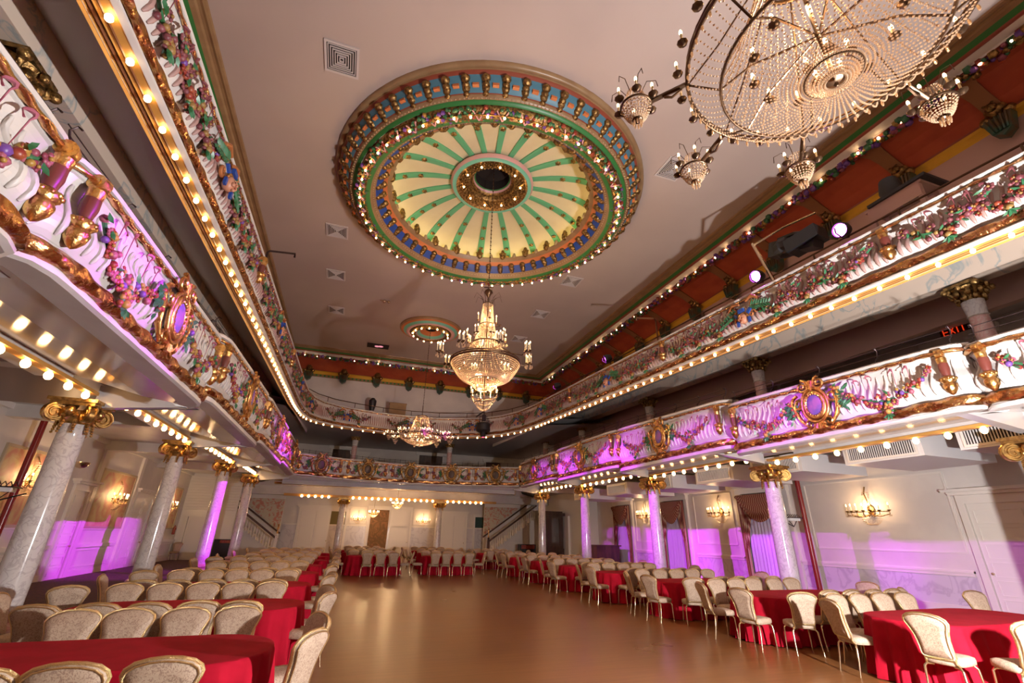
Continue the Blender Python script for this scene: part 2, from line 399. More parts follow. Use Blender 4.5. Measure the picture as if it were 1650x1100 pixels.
struct('trim_5', console_ring(3.33, ZC-.36, 48, -1, .055, .14, .15), OLDGOLD, smooth=60)
m = MB()
for k in range(60):
    a = 2*pi*(k+.5)/60; cprism(m, 4.45, a, .075, 4.37, ZC-.37, ZC-.44, 0)
struct('trim_6', m, ORANGE)
m = MB()
for r, z, n in ((4.22, -.595, 260), (3.58, -.63, 220)):
    for k in range(n):
        a = 2*pi*k/n; m.oct((DC[0]+r*cos(a), DC[1]+r*sin(a), ZC+z), .026)
struct('trim_7', m, BEADT)
m = MB(); rg = random.Random(11)
for k in range(1150):
    a = 2*pi*k/1150; r = 3.92 + rg.uniform(-.20, .15); z = -.80 + abs(r-3.92)*.55 + rg.uniform(-.02, .02)
    mi = rg.choices([0,1,2,3,4], [6,2,1.6,2,1.0])[0]
    m.ball((DC[0]+r*cos(a), DC[1]+r*sin(a), ZC+z), rg.uniform(.04, .07), mi, 5, 3, (1,1,.8))
for k in range(44):  # crossed ribbons
    a = 2*pi*(k+.5)/44
    for s in (-1, 1):
        m.bar((DC[0]+3.82*cos(a), DC[1]+3.82*sin(a), ZC-.85), (DC[0]+4.04*cos(a+s*.035), DC[1]+4.04*sin(a+s*.035), ZC-.76), .03, .02, 5)
struct('trim_8', m, [LEAFG, FPUR, FYEL, FRED, OLDGOLD, PINK], smooth=60)
m = MB()
for k in range(44):  # acanthus crest standing on the inner rim
    a = 2*pi*k/44; ca, sa = cos(a), sin(a); big = k % 2 == 0
    for dr, dz, rr in (((0,.03,.125),(0,.15,.115),(0,.26,.075)) if big else ((0,.02,.08),(0,.09,.06))):
        m.ball((DC[0]+(3.13+dr)*ca, DC[1]+(3.13+dr)*sa, ZC-.10+dz), rr, 0 if big else 1, 7, 4, (1,1,1))
    if big:
        for s in (-1, 1):
            for q in range(3): m.ball((DC[0]+3.12*ca-s*(.07+.02*q)*sa, DC[1]+3.12*sa+s*(.07+.02*q)*ca, ZC-.08+q*.07), .04, 0, 5, 3)
struct('trim_9', m, [OLDGOLD, BEADT], smooth=60)
m = MB()
for k in range(220):
    a = 2*pi*k/220; r = .92 + .12*((k*7) % 5 - 2)/2.0
    m.ball((DC[0]+r*cos(a), DC[1]+r*sin(a), ZC+.585), .035, 0, 5, 3)
for k in range(16):
    a = k*2.39; r = .12+.024*k; rosette(m, DC[0]+r*cos(a), DC[1]+r*sin(a), ZC+1.5, .06, 0)
struct('trim_10', m, OLDGOLD, smooth=60)

bulb_mesh = None
def bulb_src(name, r, m_, k=1.15):
    b = MB(); b.ball((0,0,0), r, 0, 8, 6, (1,1,k)); o = build(name, b, m_, smooth=180); return o
def strip(name, pts, r, m_, label, cat='lights', base=None, group=None):
    """a run of lamps: one thing whose parts are its bulbs (at most a hundred as parts)"""
    t = thing(name, pts[0], label, cat, group); src = None
    if base is not None: base.parent = t; base.location = -Vector(pts[0])
    for p in pts[:100]:
        if src is None: src = bulb_src('bulb', r, m_); src.parent = t; src.location = Vector(p)-Vector(pts[0])
        else: part(src, t, Vector(p)-Vector(pts[0]))
    return t
pts = [(DC[0]+3.94*cos(2*pi*(k+.5)/62), DC[1]+3.94*sin(2*pi*(k+.5)/62), ZC-.87) for k in range(62)]
b = MB(); b.lathe([(3.96,-.80),(3.96,-.82),(3.92,-.82),(3.92,-.80)], 88, (*DC, ZC))
strip('dome_lamp_ring', pts, .030, TINY, 'large ring of small bulbs set in the fruit garland around the ceiling dome', base=build('lamp_track', b, OLDGOLD))
pts = [(DC[0]+.92*cos(2*pi*k/10+.3), DC[1]+.92*sin(2*pi*k/10+.3), ZC+.54) for k in range(10)]
strip('lantern_lamp_ring', pts, .03, TINY, 'ten small bulbs around the gilded opening at the top of the dome')
# hidden cove tube behind the crest lights the shell
m = MB(); m.lathe([(3.46,-.20),(3.46,-.16),(3.42,-.16),(3.42,-.20),(3.46,-.20)], 48, (*DC, ZC))
tag(build('cove_lamp_tube', m, emis('cove_tube', (1, .80, .30), 16)), 'warm cove light tube hidden behind the gold leaf crest of the dome', 'light')

# rear medallion
m = MB(); m.lathe([(1.60,0),(1.60,-.06),(1.52,-.12),(1.46,-.12),(1.40,-.16),(1.30,-.20),(1.26,-.24),(1.14,-.26),(1.08,-.24),(1.02,-.30),(.80,-.34),(.76,-.28),(.70,-.26),(.62,-.18),(.56,-.16),(.48,-.06),(.30,.0),(.30,.3),(0,.3)],
    48, (*MC, ZC), mis=[0,0,1,1,2,2,3,3,4,4,4,3,2,2,1,1,5,5]); struct('ceiling_medallion', m, [TAN, ORANGE, LMINT, PINK, OLDGOLD, DARK], smooth=50)
pts = [(MC[0]+.92*cos(2*pi*k/14), MC[1]+.92*sin(2*pi*k/14), ZC-.36) for k in range(14)]
strip('medallion_lamp_ring', pts, .036, TINY, 'ring of small bulbs on the striped round medallion behind the dome')
m = MB()
for k in range(90):
    a = 2*pi*k/90; r = .91+.07*((k*3)%3-1); m.ball((MC[0]+r*cos(a), MC[1]+r*sin(a), ZC-.34), .035, 0, 5, 3)
struct('trim_11', m, OLDGOLD, smooth=60)

# cornice and painted cove around the ceiling edge, swept along straight runs
def run(m, prof, A, B, nrm, z, mis=None, mi=0):
    """prof (out, up) from the ceiling edge; nrm = outward direction"""
    for i in range(len(prof)-1):
        (o0, u0), (o1, u1) = prof[i], prof[i+1]
        q = [(A[0]+nrm[0]*o0, A[1]+nrm[1]*o0, z+u0), (B[0]+nrm[0]*o0, B[1]+nrm[1]*o0, z+u0), (B[0]+nrm[0]*o1, B[1]+nrm[1]*o1, z+u1), (A[0]+nrm[0]*o1, A[1]+nrm[1]*o1, z+u1)]
        m.add(q, [(0,1,2,3)], mis[i] if mis else mi)
cprof = [(-.36,0),(-.34,-.04),(-.28,-.06),(-.22,-.03),(-.16,-.03),(-.12,-.06),(-.02,-.08),(.12,-.13),(.14,-.16),(.18,-.18),(.22,-.16),(.40,-.22),(.42,-.26),(.52,-.30)]
cmis = [0,0,0,0,0,0,1,2,2,2,3,3,2]
cove = [(.52,-.30),(.7,-.27),(.9,-.30),(1.2,-.42),(1.5,-.58),(1.75,-.76),(1.78,-.80),(1.84,-.84),(1.84,-.98),(1.90,-1.02)]
covm = [4,4,4,4,4,2,5,5,5]
for nm, A, B, n_ in (('trim_12', (CX1,-6), (CX1,27.25+1.9), (1,0)), ('trim_13', (CX0,-6), (CX0,27.25+1.9), (-1,0)), ('trim_14', (CX0-1.9,CY1), (CX1+1.9,CY1), (0,1))):
    m = MB(); run(m, cprof, A, B, n_, ZC, cmis); run(m, cove, A, B, n_, ZC, covm)
    struct(nm, m, [TAN, GREEN, DRED, TRIM, RED, YEL], smooth=30)
# upper walls behind the galleries
m = MB(); m.box(CX1+1.9, CX1+2.1, -6, 29.3, 6.6, ZC-1.0); struct('wall_right_upper', m, PINKW)
m = MB(); m.box(CX0-2.1, CX0-1.9, -6, 29.3, 6.6, ZC-1.0); struct('wall_left_upper', m, PINKW)
m = MB(); m.box(CX0-2.0, CX1+2.0, CY1+1.9, CY1+2.1, 7.4, ZC-1.0); struct('wall_back_upper', m, WALLP)
m = MB()   # dentil row of green and cream squares under the rear yellow band
for k in range(80):
    x = CX0-1.5 + k*.235; m.box(x, x+.1, CY1+1.82, CY1+1.9, ZC-1.12, ZC-1.02, 0)
m.box(CX0-1.9, CX1+1.9, CY1+1.86, CY1+1.9, ZC-1.16, ZC-1.0, 1)
struct('trim_15', m, [GREEN, TAN])
# garland bodies under the cornice
def blob_line(m, A, B, n, rad, spread, rng, mis, wts, seg=5, rings=3):
    A = Vector(A); B = Vector(B)
    for i in range(n):
        p = A.lerp(B, (i+rng.random())/n) + Vector([rng.uniform(-1,1)*q for q in spread])
        m.ball(p, rng.uniform(rad*.6, rad*1.25), rng.choices(mis, wts)[0], seg, rings)
GARM = [LEAFG, FPUR, FYEL, FRED, FPINK, OLDGOLD]
m = MB(); r_ = random.Random(5)
blob_line(m, (CX1+.50,-1,ZC-.34), (CX1+.50,CY1+.4,ZC-.34), 1000, .085, (.12,.0,.06), r_, range(6), [4,3,1.2,2,2,2])
struct('trim_16', m, GARM, smooth=60)
m = MB(); blob_line(m, (CX0+.2,CY1+.50,ZC-.34), (CX1,CY1+.50,ZC-.34), 520, .085, (0,.12,.06), r_, range(6), [4,3,1.2,2,2,2])
struct('trim_17', m, GARM, smooth=60)
strip('cornice_lamp_string', [(CX1+.40, -.6+.53*k, ZC-.36) for k in range(53)], .034, TINY, 'string of small bulbs along the right-hand ceiling cornice')
strip('cornice_lamp_string', [(CX0+.9+.70*k, CY1+.40, ZC-.36) for k in range(21)], .036, TINY, 'string of small bulbs along the rear ceiling cornice above the red band')

# bust consoles on the cove
def bust():
    t = thing('bust_console', (0,0,0), 'x', 'sculpture')
    b = MB()
    b.ball((0,0,.16), .17, 0, 8, 6, (1,.85,1.1)); b.ball((0,-.14,.14), .09, 0, 6, 4); b.ball((0,-.2,.11), .03, 0, 5, 3)
    for k in range(9):
        a = pi*k/8; b.ball((.2*cos(a), .02, .2+.16*sin(a)), .07, 0, 6, 4)
    for s in (-1,1): b.ball((s*.17,-.05,-.02), .09, 0, 6, 4); b.ball((s*.06,-.2,.19), .025, 0, 5, 3)
    build('head', b, OLDGOLD, t, 60)
    b = MB(); b.prism([(-.2,-.1),(.2,-.1),(.13,-.42),(0,-.52),(-.13,-.42)], lambda u,v,w: (u, -.16+w, v), .2)
    for k in range(5): b.tube([(-.14+.07*k,-.18,-.1),(-.09+.045*k,-.18,-.42)], .02, 5)
    build('bracket', b, mat('console_green', (.10,.06,.02), .4, col2=(.02,.10,.07), scale=4), t, 40)
    return t
b0 = bust(); b0.scale = (1.3,1.3,1.25); first = True
ordn = ['first','second','third','fourth','fifth','sixth','seventh','eighth','ninth','tenth','eleventh','twelfth','thirteenth','fourteenth']
for k in range(13):
    y = 1.55+2.04*k; lab = 'gilded bust console in the right-hand red cove, %s from the camera end' % ordn[k]
    if first: b0.location = (CX1+1.68, y, ZC-.86); b0.rotation_euler = (0,0,-pi/2); b0['label'] = lab; b0['group'] = 'bust consoles in the cove'; first = False
    else: dup(b0, (CX1+1.68, y, ZC-.86), -pi/2, lab)
for k in range(8):
    dup(b0, (-3.35+2.02*k, CY1+1.70, ZC-.86), 0, 'gilded bust console on the rear red band, %s from the left' % ordn[k])
# arched ribs of the cove between the busts (right)
m = MB()
for k in range(13):
    y = 1.55+2.04*k
    rows = []
    for i, (o, u) in enumerate(cove[:6]):
        w = .16 + .16*max(0, 1-(o-.52)/.6)**2
        rows.append([(CX1+o, y-w, ZC+u-.0), (CX1+o, y-w, ZC+u-.05), (CX1+o, y-w*.4, ZC+u-.07), (CX1+o, y+w*.4, ZC+u-.07), (CX1+o, y+w, ZC+u-.05), (CX1+o, y+w, ZC+u)])
    m.grid(rows)
struct('trim_18', m, mat('arch_rib_tan', (.30,.13,.05), .5), smooth=40)

# ------------------------------------------------------------------ sweeping balcony fronts
def stations(path, zb, zt, hall=(2.9, 12)):
    """path of (x, y); normal faces the hall"""
    S = []; n = len(path)
    for i, p in enumerate(path):
        a = Vector(path[max(i-1,0)]); b = Vector(path[min(i+1,n-1)]); d = (b-a)
        if d.length < 1e-6: d = Vector((0,1))
        d.normalize(); nn = Vector((-d.y, d.x))
        if nn.dot(Vector(hall)-Vector(p)) < 0: nn = -nn
        S.append((p[0], p[1], nn.x, nn.y, zb(p), zt(p)))
    return S
def sp(s, o, t, dz=0): return (s[0]+s[2]*o, s[1]+s[3]*o, s[4]+(s[5]-s[4])*t+dz)
def sweep(m, S, prof, mis=None, mi=0):
    """prof: (out, t) or (out, t, dz)"""
    for i in range(len(prof)-1):
        rows = [[sp(s, *prof[i]) for s in S], [sp(s, *prof[i+1]) for s in S]]
        m.grid(rows, mis[i] if mis else mi)
def resample(path, step):
    out = [Vector(path[0])]; 
    for i in range(len(path)-1):
        a = Vector(path[i]); b = Vector(path[i+1]); L_ = (b-a).length; n = max(1, round(L_/step))
        for k in range(1, n+1): out.append(a.lerp(b, k/n))
    return [tuple(p) for p in out]
def oat(belly, t):
    for (o0, t0), (o1, t1) in zip(belly, belly[1:]):
        if t0 <= t <= t1: return o0+(o1-o0)*(t-t0)/(t1-t0)
    return belly[-1][0]
LBELLY = [(.07+.075*sin(2*pi*(t-.27)/.62)*(1-.25*t), t) for t in [.26+.61*i/14 for i in range(15)]]
def front_meshes(S, parent, fine=True, upper=False, tors=.085, rope=.032, ribs=True, mats=None):
    """panel, fluting, ropes of one balcony front"""
    m = MB()
    prof = [(-.25,0,.02),(.06,0,0),(.11,0,.02),(.11,.05),(.09,.055),(.09,.08),(.06,.08),(.03,.10),(.02,.20),(.05,.225),(.05,.25)] + LBELLY + [(.08,.88),(.09,.955),(.13,.965),(.14,1.0),(.10,1.0,.03),(-.12,1.0,.03),(-.16,1,-.02),(-.16,0,.1)]
    if upper: prof = [(.055,0,0)] + prof[2:-2] + [(-.12,1,-.3)]
    sweep(m, S, prof); build('front_panel', m, WHITE, parent, 35)
    if ribs:
        m = MB(); d = 0; nxt = .08; stp = .125 if upper else .15
        for a, b in zip(S, S[1:]):
            L_ = hypot(b[0]-a[0], b[1]-a[1])
            if L_ < 1e-6: continue
            while nxt <= d+L_:
                f = (nxt-d)/L_; s = tuple(a[i]*(1-f)+b[i]*f for i in range(6))
                m.tube([sp(s, oat(LBELLY, t)+.012, t) for t in (.30,.34,.40,.46,.52,.58,.64,.70,.76,.80)], [.012,.026,.030,.030,.028,.026,.024,.024,.022,.010], 6)
                nxt += stp
            d += L_
        build('fluting', m, WHITE if not upper else ROSEF, parent, 60)
    def ropeline(name, o, t, r, step, lobes, amp, tw, mt, dz=0):
        path = resample([(s[0], s[1]) for s in S], step); m = MB(); P3 = []
        # interpolate stations along resampled path
        acc = [0]
        for a, b in zip(S, S[1:]): acc.append(acc[-1]+hypot(b[0]-a[0], b[1]-a[1]))
        tot = acc[-1]; n = max(2, int(tot/step)); j = 0
        for i in range(n+1):
            d_ = tot*i/n
            while j < len(acc)-2 and acc[j+1] < d_: j += 1
            f = (d_-acc[j])/max(acc[j+1]-acc[j], 1e-6); s = tuple(S[j][q]*(1-f)+S[j+1][q]*f for q in range(6)); P3.append(sp(s, o, t, dz))
        m.tube(P3, r, 8, 0, False, tw, lobes, amp); build(name, m, mt, parent, 70)
    ropeline('rope_moulding', .115, .92, rope, .035, 2, .28, .75, GOLDR)
    ropeline('leaf_moulding', .085, .145, tors, .035 if fine else .06, 5, .16, .42, LEAFGOLD)
def blob(m, c, R3, r, mi, seg=6, rings=4, sc=(1,1,1)): m.ball(tuple(c), r, mi, seg, rings, sc)
# decorative pieces, local frame: x along the front, -y outwards (towards the hall), z up; height 1 = front height
def flower(m, c, r, mi, rng):
    for q in range(5):
        a = 2*pi*q/5+rng.random(); m.ball((c[0]+r*.6*cos(a), c[1], c[2]+r*.6*sin(a)), r*.5, mi, 5, 3, (1,.6,1))
    m.ball((c[0], c[1]-r*.35, c[2]), r*.35, 2, 5, 3)
def leaf(m, c, a, ln, mi=0, w=.4):
    dx, dz = cos(a), sin(a); nx, nz = -dz, dx
    P_ = [(0,0),(.3,w*.4),(.65,w*.42),(1,0),(.65,-w*.42),(.3,-w*.4)]
    vs = [(c[0]+(u*dx+v*nx)*ln, c[1]-.03*(1-abs(u-.5))-(0 if abs(v)>0 else .03), c[2]+(u*dz+v*nz)*ln) for u, v in P_]
    m.add(vs+[(c[0]+.5*dx*ln, c[1]-.06, c[2]+.5*dz*ln)], [(i,(i+1)%6,6) for i in range(6)], mi)
def garland_mesh(L_, h, seed, pend=True, dense=1.0):
    """swag: ribbons at both ends, fruit and flowers in the dip, pendant cluster"""
    rng = random.Random(seed); m = MB(); n = int(L_*34*dense)
    for i in range(n):
        u = i/(n-1); x = (u-.5)*L_; z = -.30*h*(1-(2*u-1)**2)
        w = .045+.07*(1-(2*u-1)**2)
        mi = rng.choices([0,1,2,3,4], [1.2,.7,1.0,1.3,3])[0]
        c = (x+rng.uniform(-.03,.03), -.03-rng.uniform(0,.05), z+rng.uniform(-w,w))
        if rng.random() < .3: flower(m, c, rng.uniform(.045,.07), 4 if rng.random() < .7 else 3, rng)
        elif mi == 0: leaf(m, c, rng.uniform(0, 2*pi), rng.uniform(.10,.16), 0)
        else: m.ball(c, rng.uniform(.028,.050), mi, 6, 4)
    m.tube([((k/12-.5)*L_, -.03, -.30*h*(1-(2*k/12-1)**2)) for k in range(13)], .022, 5, 0)
    if pend: m.tube([(0,-.04,-.25*h),(0,-.06,-.36*h-.2)], .02, 5, 0)
    for s in (-1,1):   # curling ribbons
        for q in range(2):
            x0 = s*L_*(.30-.16*q); P_ = [(x0, -.03, -.30*h*(1-(2*x0/L_)**2))]+[(x0+s*.05*cos(t)*(.4+t*.3), -.06-.02*sin(t*2), .10*h+.07*sin(t)+.02*q) for t in [i*.55 for i in range(8)]]
            m.tube(P_, [.003,.006]+[.013+.008*sin(i) for i in range(7)], 4, 4)
    if pend:
        for i in range(12): m.ball((rng.uniform(-.06,.06), -.07, -.36*h-.018*i), rng.uniform(.03,.05)*(1-.03*i), rng.choice([0,3,4,2]), 6, 4)
        for q in range(4): leaf(m, (0,-.08,-.55*h), -pi/2+(q-1.5)*.7, .12, 0)
        m.ball((.0,-.10,-.5*h), .05, 2, 7, 5)
    return m
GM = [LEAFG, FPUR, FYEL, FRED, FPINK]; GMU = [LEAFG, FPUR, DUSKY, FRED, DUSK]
def scroll(m, c, r, turns, s, mi, w=.03, a0=0, y=-.06):
    P_ = []; n = int(turns*14)
    for i in range(n+1):
        t = i/n; a = a0+s*2*pi*turns*t; rr = r*(1-.85*t); P_.append((c[0]+rr*cos(a), c[1]+y-.03*t, c[2]+rr*sin(a)))
    m.tube(P_, [w*(1-.45*i/n) for i in range(n+1)], 6, mi)
def cartouche_meshes(h):
    m = MB()
    # oval frame, double ring, scrolls on top, shell below
    for R_, w in ((.27,.05),(.36,.035)):
        P_ = [(R_*cos(a)*(.82), -.09, R_*1.0*sin(a)) for a in [2*pi*i/28 for i in range(28)]]
        m.tube(P_, w, 7, 0, True)
    for i in range(22):
        a = 2*pi*i/22; m.ball((.235*cos(a)*.85, -.12, .235*sin(a)), .026, 0, 5, 3)
    for s in (-1,1):
        scroll(m, (s*.20,-.03,.44), .15, 1.6, s, 0, .034, pi/2); scroll(m, (s*.40,0,.12), .17, 1.3, -s, 0, .038, pi/2)
        scroll(m, (s*.22,0,-.38), .14, 1.3, -s, 0, .036, -pi/2)
        m.tube([(s*.42,-.05,.22),(s*.50,-.06,0),(s*.42,-.05,-.25),(s*.25,-.06,-.46)], [.03,.05,.045,.02], 6)
    for k in range(5): a = pi/2+(k-2)*.35; m.tube([(0,-.10,.32),(.2*cos(a)*.9,-.10,.32+.22*sin(a))], [.02,.035], 5)
    for k in range(5): a = -pi/2+(k-2)*.4; m.tube([(0,-.08,-.34),(.2*cos(a)*.9,-.08,-.34+.16*sin(a))], [.02,.04], 5)
    d = MB(); d.ball((0,-.07,0), .25, 0, 16, 8, (.78,.18,1))
    g = MB(); rng = random.Random(2)
    for s in (-1,1):
        for q in range(16):
            a = (0 if s > 0 else pi)+rng.uniform(-1.1,1.1); leaf(g, (s*rng.uniform(.40,.62),-.04,rng.uniform(-.25,.3)), a, rng.uniform(.14,.24), 0)
        for q in range(4): g.ball((s*rng.uniform(.45,.6),-.07,rng.uniform(-.2,.25)), .04, rng.choice([2,3]), 6, 4)
    for M_ in (m, d, g): M_.v = [(x, y, z*h) for x, y, z in M_.v]
    return m, d, g
def drop_mesh(h):
    """gilded console: scroll, fluted shaft, acorn drop"""
    m = MB(); m.tube([(-.05,-.06,.30),(.05,-.06,.30)], .085, 12, 0); m.tube([(-.06,-.06,.30),(.06,-.06,.30)], .045, 8, 0)
    m.tube([(0,-.07,.22),(0,-.06,.10)], [.075,.065], 9); m.lathe([(.07,.12),(.075,.02),(.055,-.10)], 12, (0,-.06,0), 1)
    m.lathe([(.05,-.10),(.10,-.13),(.11,-.18),(.08,-.22),(.10,-.26),(.085,-.33),(.04,-.40),(0,-.43)], 12, (0,-.06,0))
    for k in range(10): a = 2*pi*k/10; m.ball((.1*cos(a), -.06+.1*sin(a), -.155), .03, 0, 5, 3)
    m.v = [(x, y, z*h) for x, y, z in m.v]; return m
RUSTF = mat('russet_flute', (.15,.035,.025), .35)
LIB = {}
def place(kind, parent, s, t, o, hoff=0):
    """put a shared decorative mesh on the front at station s"""
    src = LIB[kind]; c = src.copy(); COL.objects.link(c); c.parent = parent
    p = sp(s, o, t); c.location = Vector(p)-parent.location if parent is not None else p
    c.rotation_euler = (0, 0, atan2(s[3], s[2]) + pi/2)
    return c
def stash(key, name, mb, mats, sm=60):
    o = build(name, mb, mats, None, sm); COL.objects.unlink(o); LIB[key] = o
H = 1.2
stash('garA', 'flower_garland', garland_mesh(1.55, 1.1, 1), GM); stash('garB', 'flower_garland', garland_mesh(1.55, 1.1, 9), GM)
stash('garS', 'flower_garland', garland_mesh(.62, .9, 4, False, 1.6), GM)
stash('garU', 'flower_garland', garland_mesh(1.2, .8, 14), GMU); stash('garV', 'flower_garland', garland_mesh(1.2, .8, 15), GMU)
cm, cdm, cg = cartouche_meshes(1.0)
stash('cart', 'cartouche_frame', cm, GOLD); stash('disc', 'cartouche_disc', cdm, mat('cartouche_violet', (.13,.08,.30), .5, col2=(.30,.10,.32), scale=5)); stash('leaves', 'leaf_spray', cg, GM)
stash('cartO', 'cartouche_frame', cm, OLDGOLD); stash('discD', 'cartouche_disc', cdm, mat('cartouche_umber', (.06,.03,.02), .5))
stash('drop', 'gilded_drop', drop_mesh(1.0), [GOLD, RUSTF]); stash('dropS', 'gilded_drop', drop_mesh(.8), [GOLD, RUSTF])
def mask_meshes():
    m = MB()  # child's face
    m.ball((0,-.12,-.20), .12, 0, 12, 8, (.88,.8,1.08)); m.ball((0,-.235,-.215), .024, 0, 6, 4); m.ball((0,-.21,-.165), .05, 0, 6, 4, (1.4,.5,.5))
    for s in (-1,1):
        m.ball((s*.05,-.20,-.235), .036, 0, 6, 4); m.ball((s*.04,-.222,-.185), .012, 1, 5, 3); m.ball((s*.11,-.11,-.21), .03, 0, 5, 3)
    m.ball((0,-.225,-.262), .022, 2, 6, 4, (1.3,.5,.4)); m.ball((0,-.20,-.30), .03, 0, 6, 4)
    g = MB()
    for k in range(11):
        a = pi*k/10; g.ball((.13*cos(a), -.13, -.16+.10*sin(a)), .03, 0, 6, 4)
    for s in (-1,1):
        scroll(g, (s*.30,0,.10), .15, 1.3, -s, 1, .04, pi/2); scroll(g, (s*.22,0,-.14), .10, 1.2, s, 1, .03, 0)
        g.tube([(s*.1,-.08,.22),(s*.28,-.08,.28),(s*.45,-.06,.16)], [.03,.045,.02], 6, 1)
    b = MB()
    for s in (-1,1):
        b.bar((s*.15,-.14,-.12),(s*.24,-.12,-.02),.07,.04,0,(0,1,0)); b.bar((s*.16,-.13,-.22),(s*.17,-.13,-.34),.06,.04,0,(0,1,0))
    b.bar((-.08,-.16,0),(.08,-.16,0),.05,.08,0)
    l = MB(); rng = random.Random(8)
    for s in (-1,1):
        l.tube([(s*.2,-.06,.05),(s*.45,-.08,-.02),(s*.72,-.06,-.12)], [.02,.015,.01], 5, 0)
        for q in range(16):
            u = q/15; x = s*(.2+.5*u); z = .05-.16*u; leaf(l, (x,-.07,z), (0 if s>0 else pi)+(1 if q%2 else -1)*.9, .17-.04*u, 0, .5)
    return m, g, b, l
a_, b_, c_, d_ = mask_meshes()
stash('face', 'carved_face', a_, [FLESH, DARK, FRED]); stash('fgold', 'scroll_work', b_, [GOLD, mat('scroll_orange', (.55,.2,.07), .35, .3)])
stash('fblue', 'blue_ribbon', c_, BLUE); stash('fleaf', 'olive_spray', d_, LEAFG)

def at_len(S, d):
    acc = 0
    for a, b in zip(S, S[1:]):
        L_ = hypot(b[0]-a[0], b[1]-a[1])
        if acc+L_ >= d and L_ > 0: f = (d-acc)/L_; return tuple(a[i]*(1-f)+b[i]*f for i in range(6))
        acc += L_
    return S[-1]
def total(S): return sum(hypot(b[0]-a[0], b[1]-a[1]) for a, b in zip(S, S[1:]))

# lower balcony: one box front per bay on each side
side_name = {-1: 'left', 1: 'right'}
for sd in (-1, 1):
    F = FL if sd < 0 else FR
    for bi, ((y0, y1), (zl, t0, t1)) in enumerate(zip(BAYS, BZ)):
        u = sd   # +1: wall lies at larger x
        path = [(F+u*.34, y0+.01), (F+u*.20, y0+.05), (F+u*.06, y0+.16), (F+u*.01, y0+.34), (F, y0+.6)] + [(F, y0+.6+(y1-y0-1.2)*k/6) for k in range(1,6)] + [(F, y1-.6), (F+u*.01, y1-.34), (F+u*.06, y1-.16), (F+u*.20, y1-.05), (F+u*.34, y1-.01)]
        S = stations(path, lambda p: zl, lambda p: t0+(t1-t0)*(p[1]-y0)/(y1-y0), (2.9, (y0+y1)/2))
        t = thing('balcony_front', (F, (y0+y1)/2, zl), 'x', 'balcony', 'lower balcony box fronts')
        t['label'] = 'white fluted lower balcony front, %s side, %s bay from the camera' % (side_name[sd], ordn[bi])
        S = [(s[0]-t.location.x, s[1]-t.location.y, s[2], s[3], s[4]-zl, s[5]-zl) for s in S]
        front_meshes(S, t, fine=bi < 3)
        tl = total(S); loc = t.location.copy(); t.location = (0,0,0)
        def P_(k, d, tt, o): place(k, t, at_len(S, d), tt, o)
        P_('cart', tl/2, .56, .12); P_('disc', tl/2, .56, .14); P_('leaves', tl/2, .56, .12)
        for s_ in (-1, 1):
            P_('garA' if s_ < 0 else 'garB', tl/2+s_*1.38, .66, .12)
            P_('drop', tl/2+s_*(tl/2-.47), .62, .10)
        t.location = loc
        # slim iron rail with curled hooks on the cushion
        r = MB(); 
        for off, zz in ((.14,.20),(.20,.34)):
            r.tube([(-off*-u*1.0+0, y, (t0+(t1-t0)*(y+(y1-y0)/2)/(y1-y0))-zl+.03+zz) for y in (-(y1-y0)/2+.1, 0, (y1-y0)/2-.1)], .007, 5)
        n = int((y1-y0)/1.1)
        for k in range(n+1):
            y = -(y1-y0)/2+.15+(y1-y0-.3)*k/n; z = (t0+(t1-t0)*(y+(y1-y0)/2)/(y1-y0))-zl
            r.tube([(u*.06,y,z+.03),(u*.08,y,z+.14),(u*.16,y,z+.20),(u*.20,y,z+.34),(u*.15,y,z+.40),(u*.11,y,z+.37)], .011, 5)
        build('iron_rail', r, IRON, t, 60)
        c = MB(); c.box(min(-.02*u, u*.30), max(-.02*u, u*.30), -(y1-y0)/2+.12, (y1-y0)/2-.12, (t0+t1)/2-zl-.06, (t0+t1)/2-zl+.02)
        # the red padded arm rest follows the slope of the rail
        vs = []
        for (x, y, z) in c.v: vs.append((x, y, z + (t1-t0)*y/(y1-y0)))
        c.v = vs; build('arm_rest', c, mat('arm_rest_plush', (.16,.03,.04), .8), t, 0)
# rear lower balcony: five shallow bays on a gentle bow
nodes_ = [(-2.85,26.05),(-.45,27.15),(2.0,27.75),(4.4,27.75),(6.8,27.15),(9.35,26.05)]
for k in range(5):
    A, B = Vector(nodes_[k]), Vector(nodes_[k+1]); d = (B-A).normalized()
    path = [tuple(A+d*.02), tuple(A.lerp(B,.1)), tuple(A.lerp(B,.5)), tuple(A.lerp(B,.9)), tuple(B-d*.02)]
    S = stations(path, lambda p: 4.28, lambda p: 5.36, (3.2, 5))
    t = thing('balcony_front', (0,0,0), 'rear lower balcony front with antique gold cartouche, %s bay from the left' % ordn[k], 'balcony', 'rear balcony fronts')
    front_meshes(S, t, fine=False, ribs=False); tl = total(S)
    place('cartO', t, at_len(S, tl/2), .58, .14); place('discD', t, at_len(S, tl/2), .58, .16); place('leaves', t, at_len(S, tl/2), .58, .13)
    for s_ in (-1,1):
        place('garS', t, at_len(S, tl/2+s_*.78), .66, .12); place('dropS', t, at_len(S, tl/2+s_*(tl/2-.2)), .6, .10)
m = MB()
for k in range(5):
    A, B = nodes_[k], nodes_[k+1]
    for off, zz in ((.1,.14),(.1,.24)): m.tube([(A[0],A[1]+off,5.36+zz),(B[0],B[1]+off,5.36+zz)], .008, 5)
    for q in range(9): 
        f = q/8; x = A[0]+(B[0]-A[0])*f; y = A[1]+(B[1]-A[1])*f+.1; m.tube([(x,y,5.36),(x,y,5.64)], .009, 5)
tag(build('iron_railing', m, IRON), 'thin iron railing on top of the rear lower balcony front', 'railing')

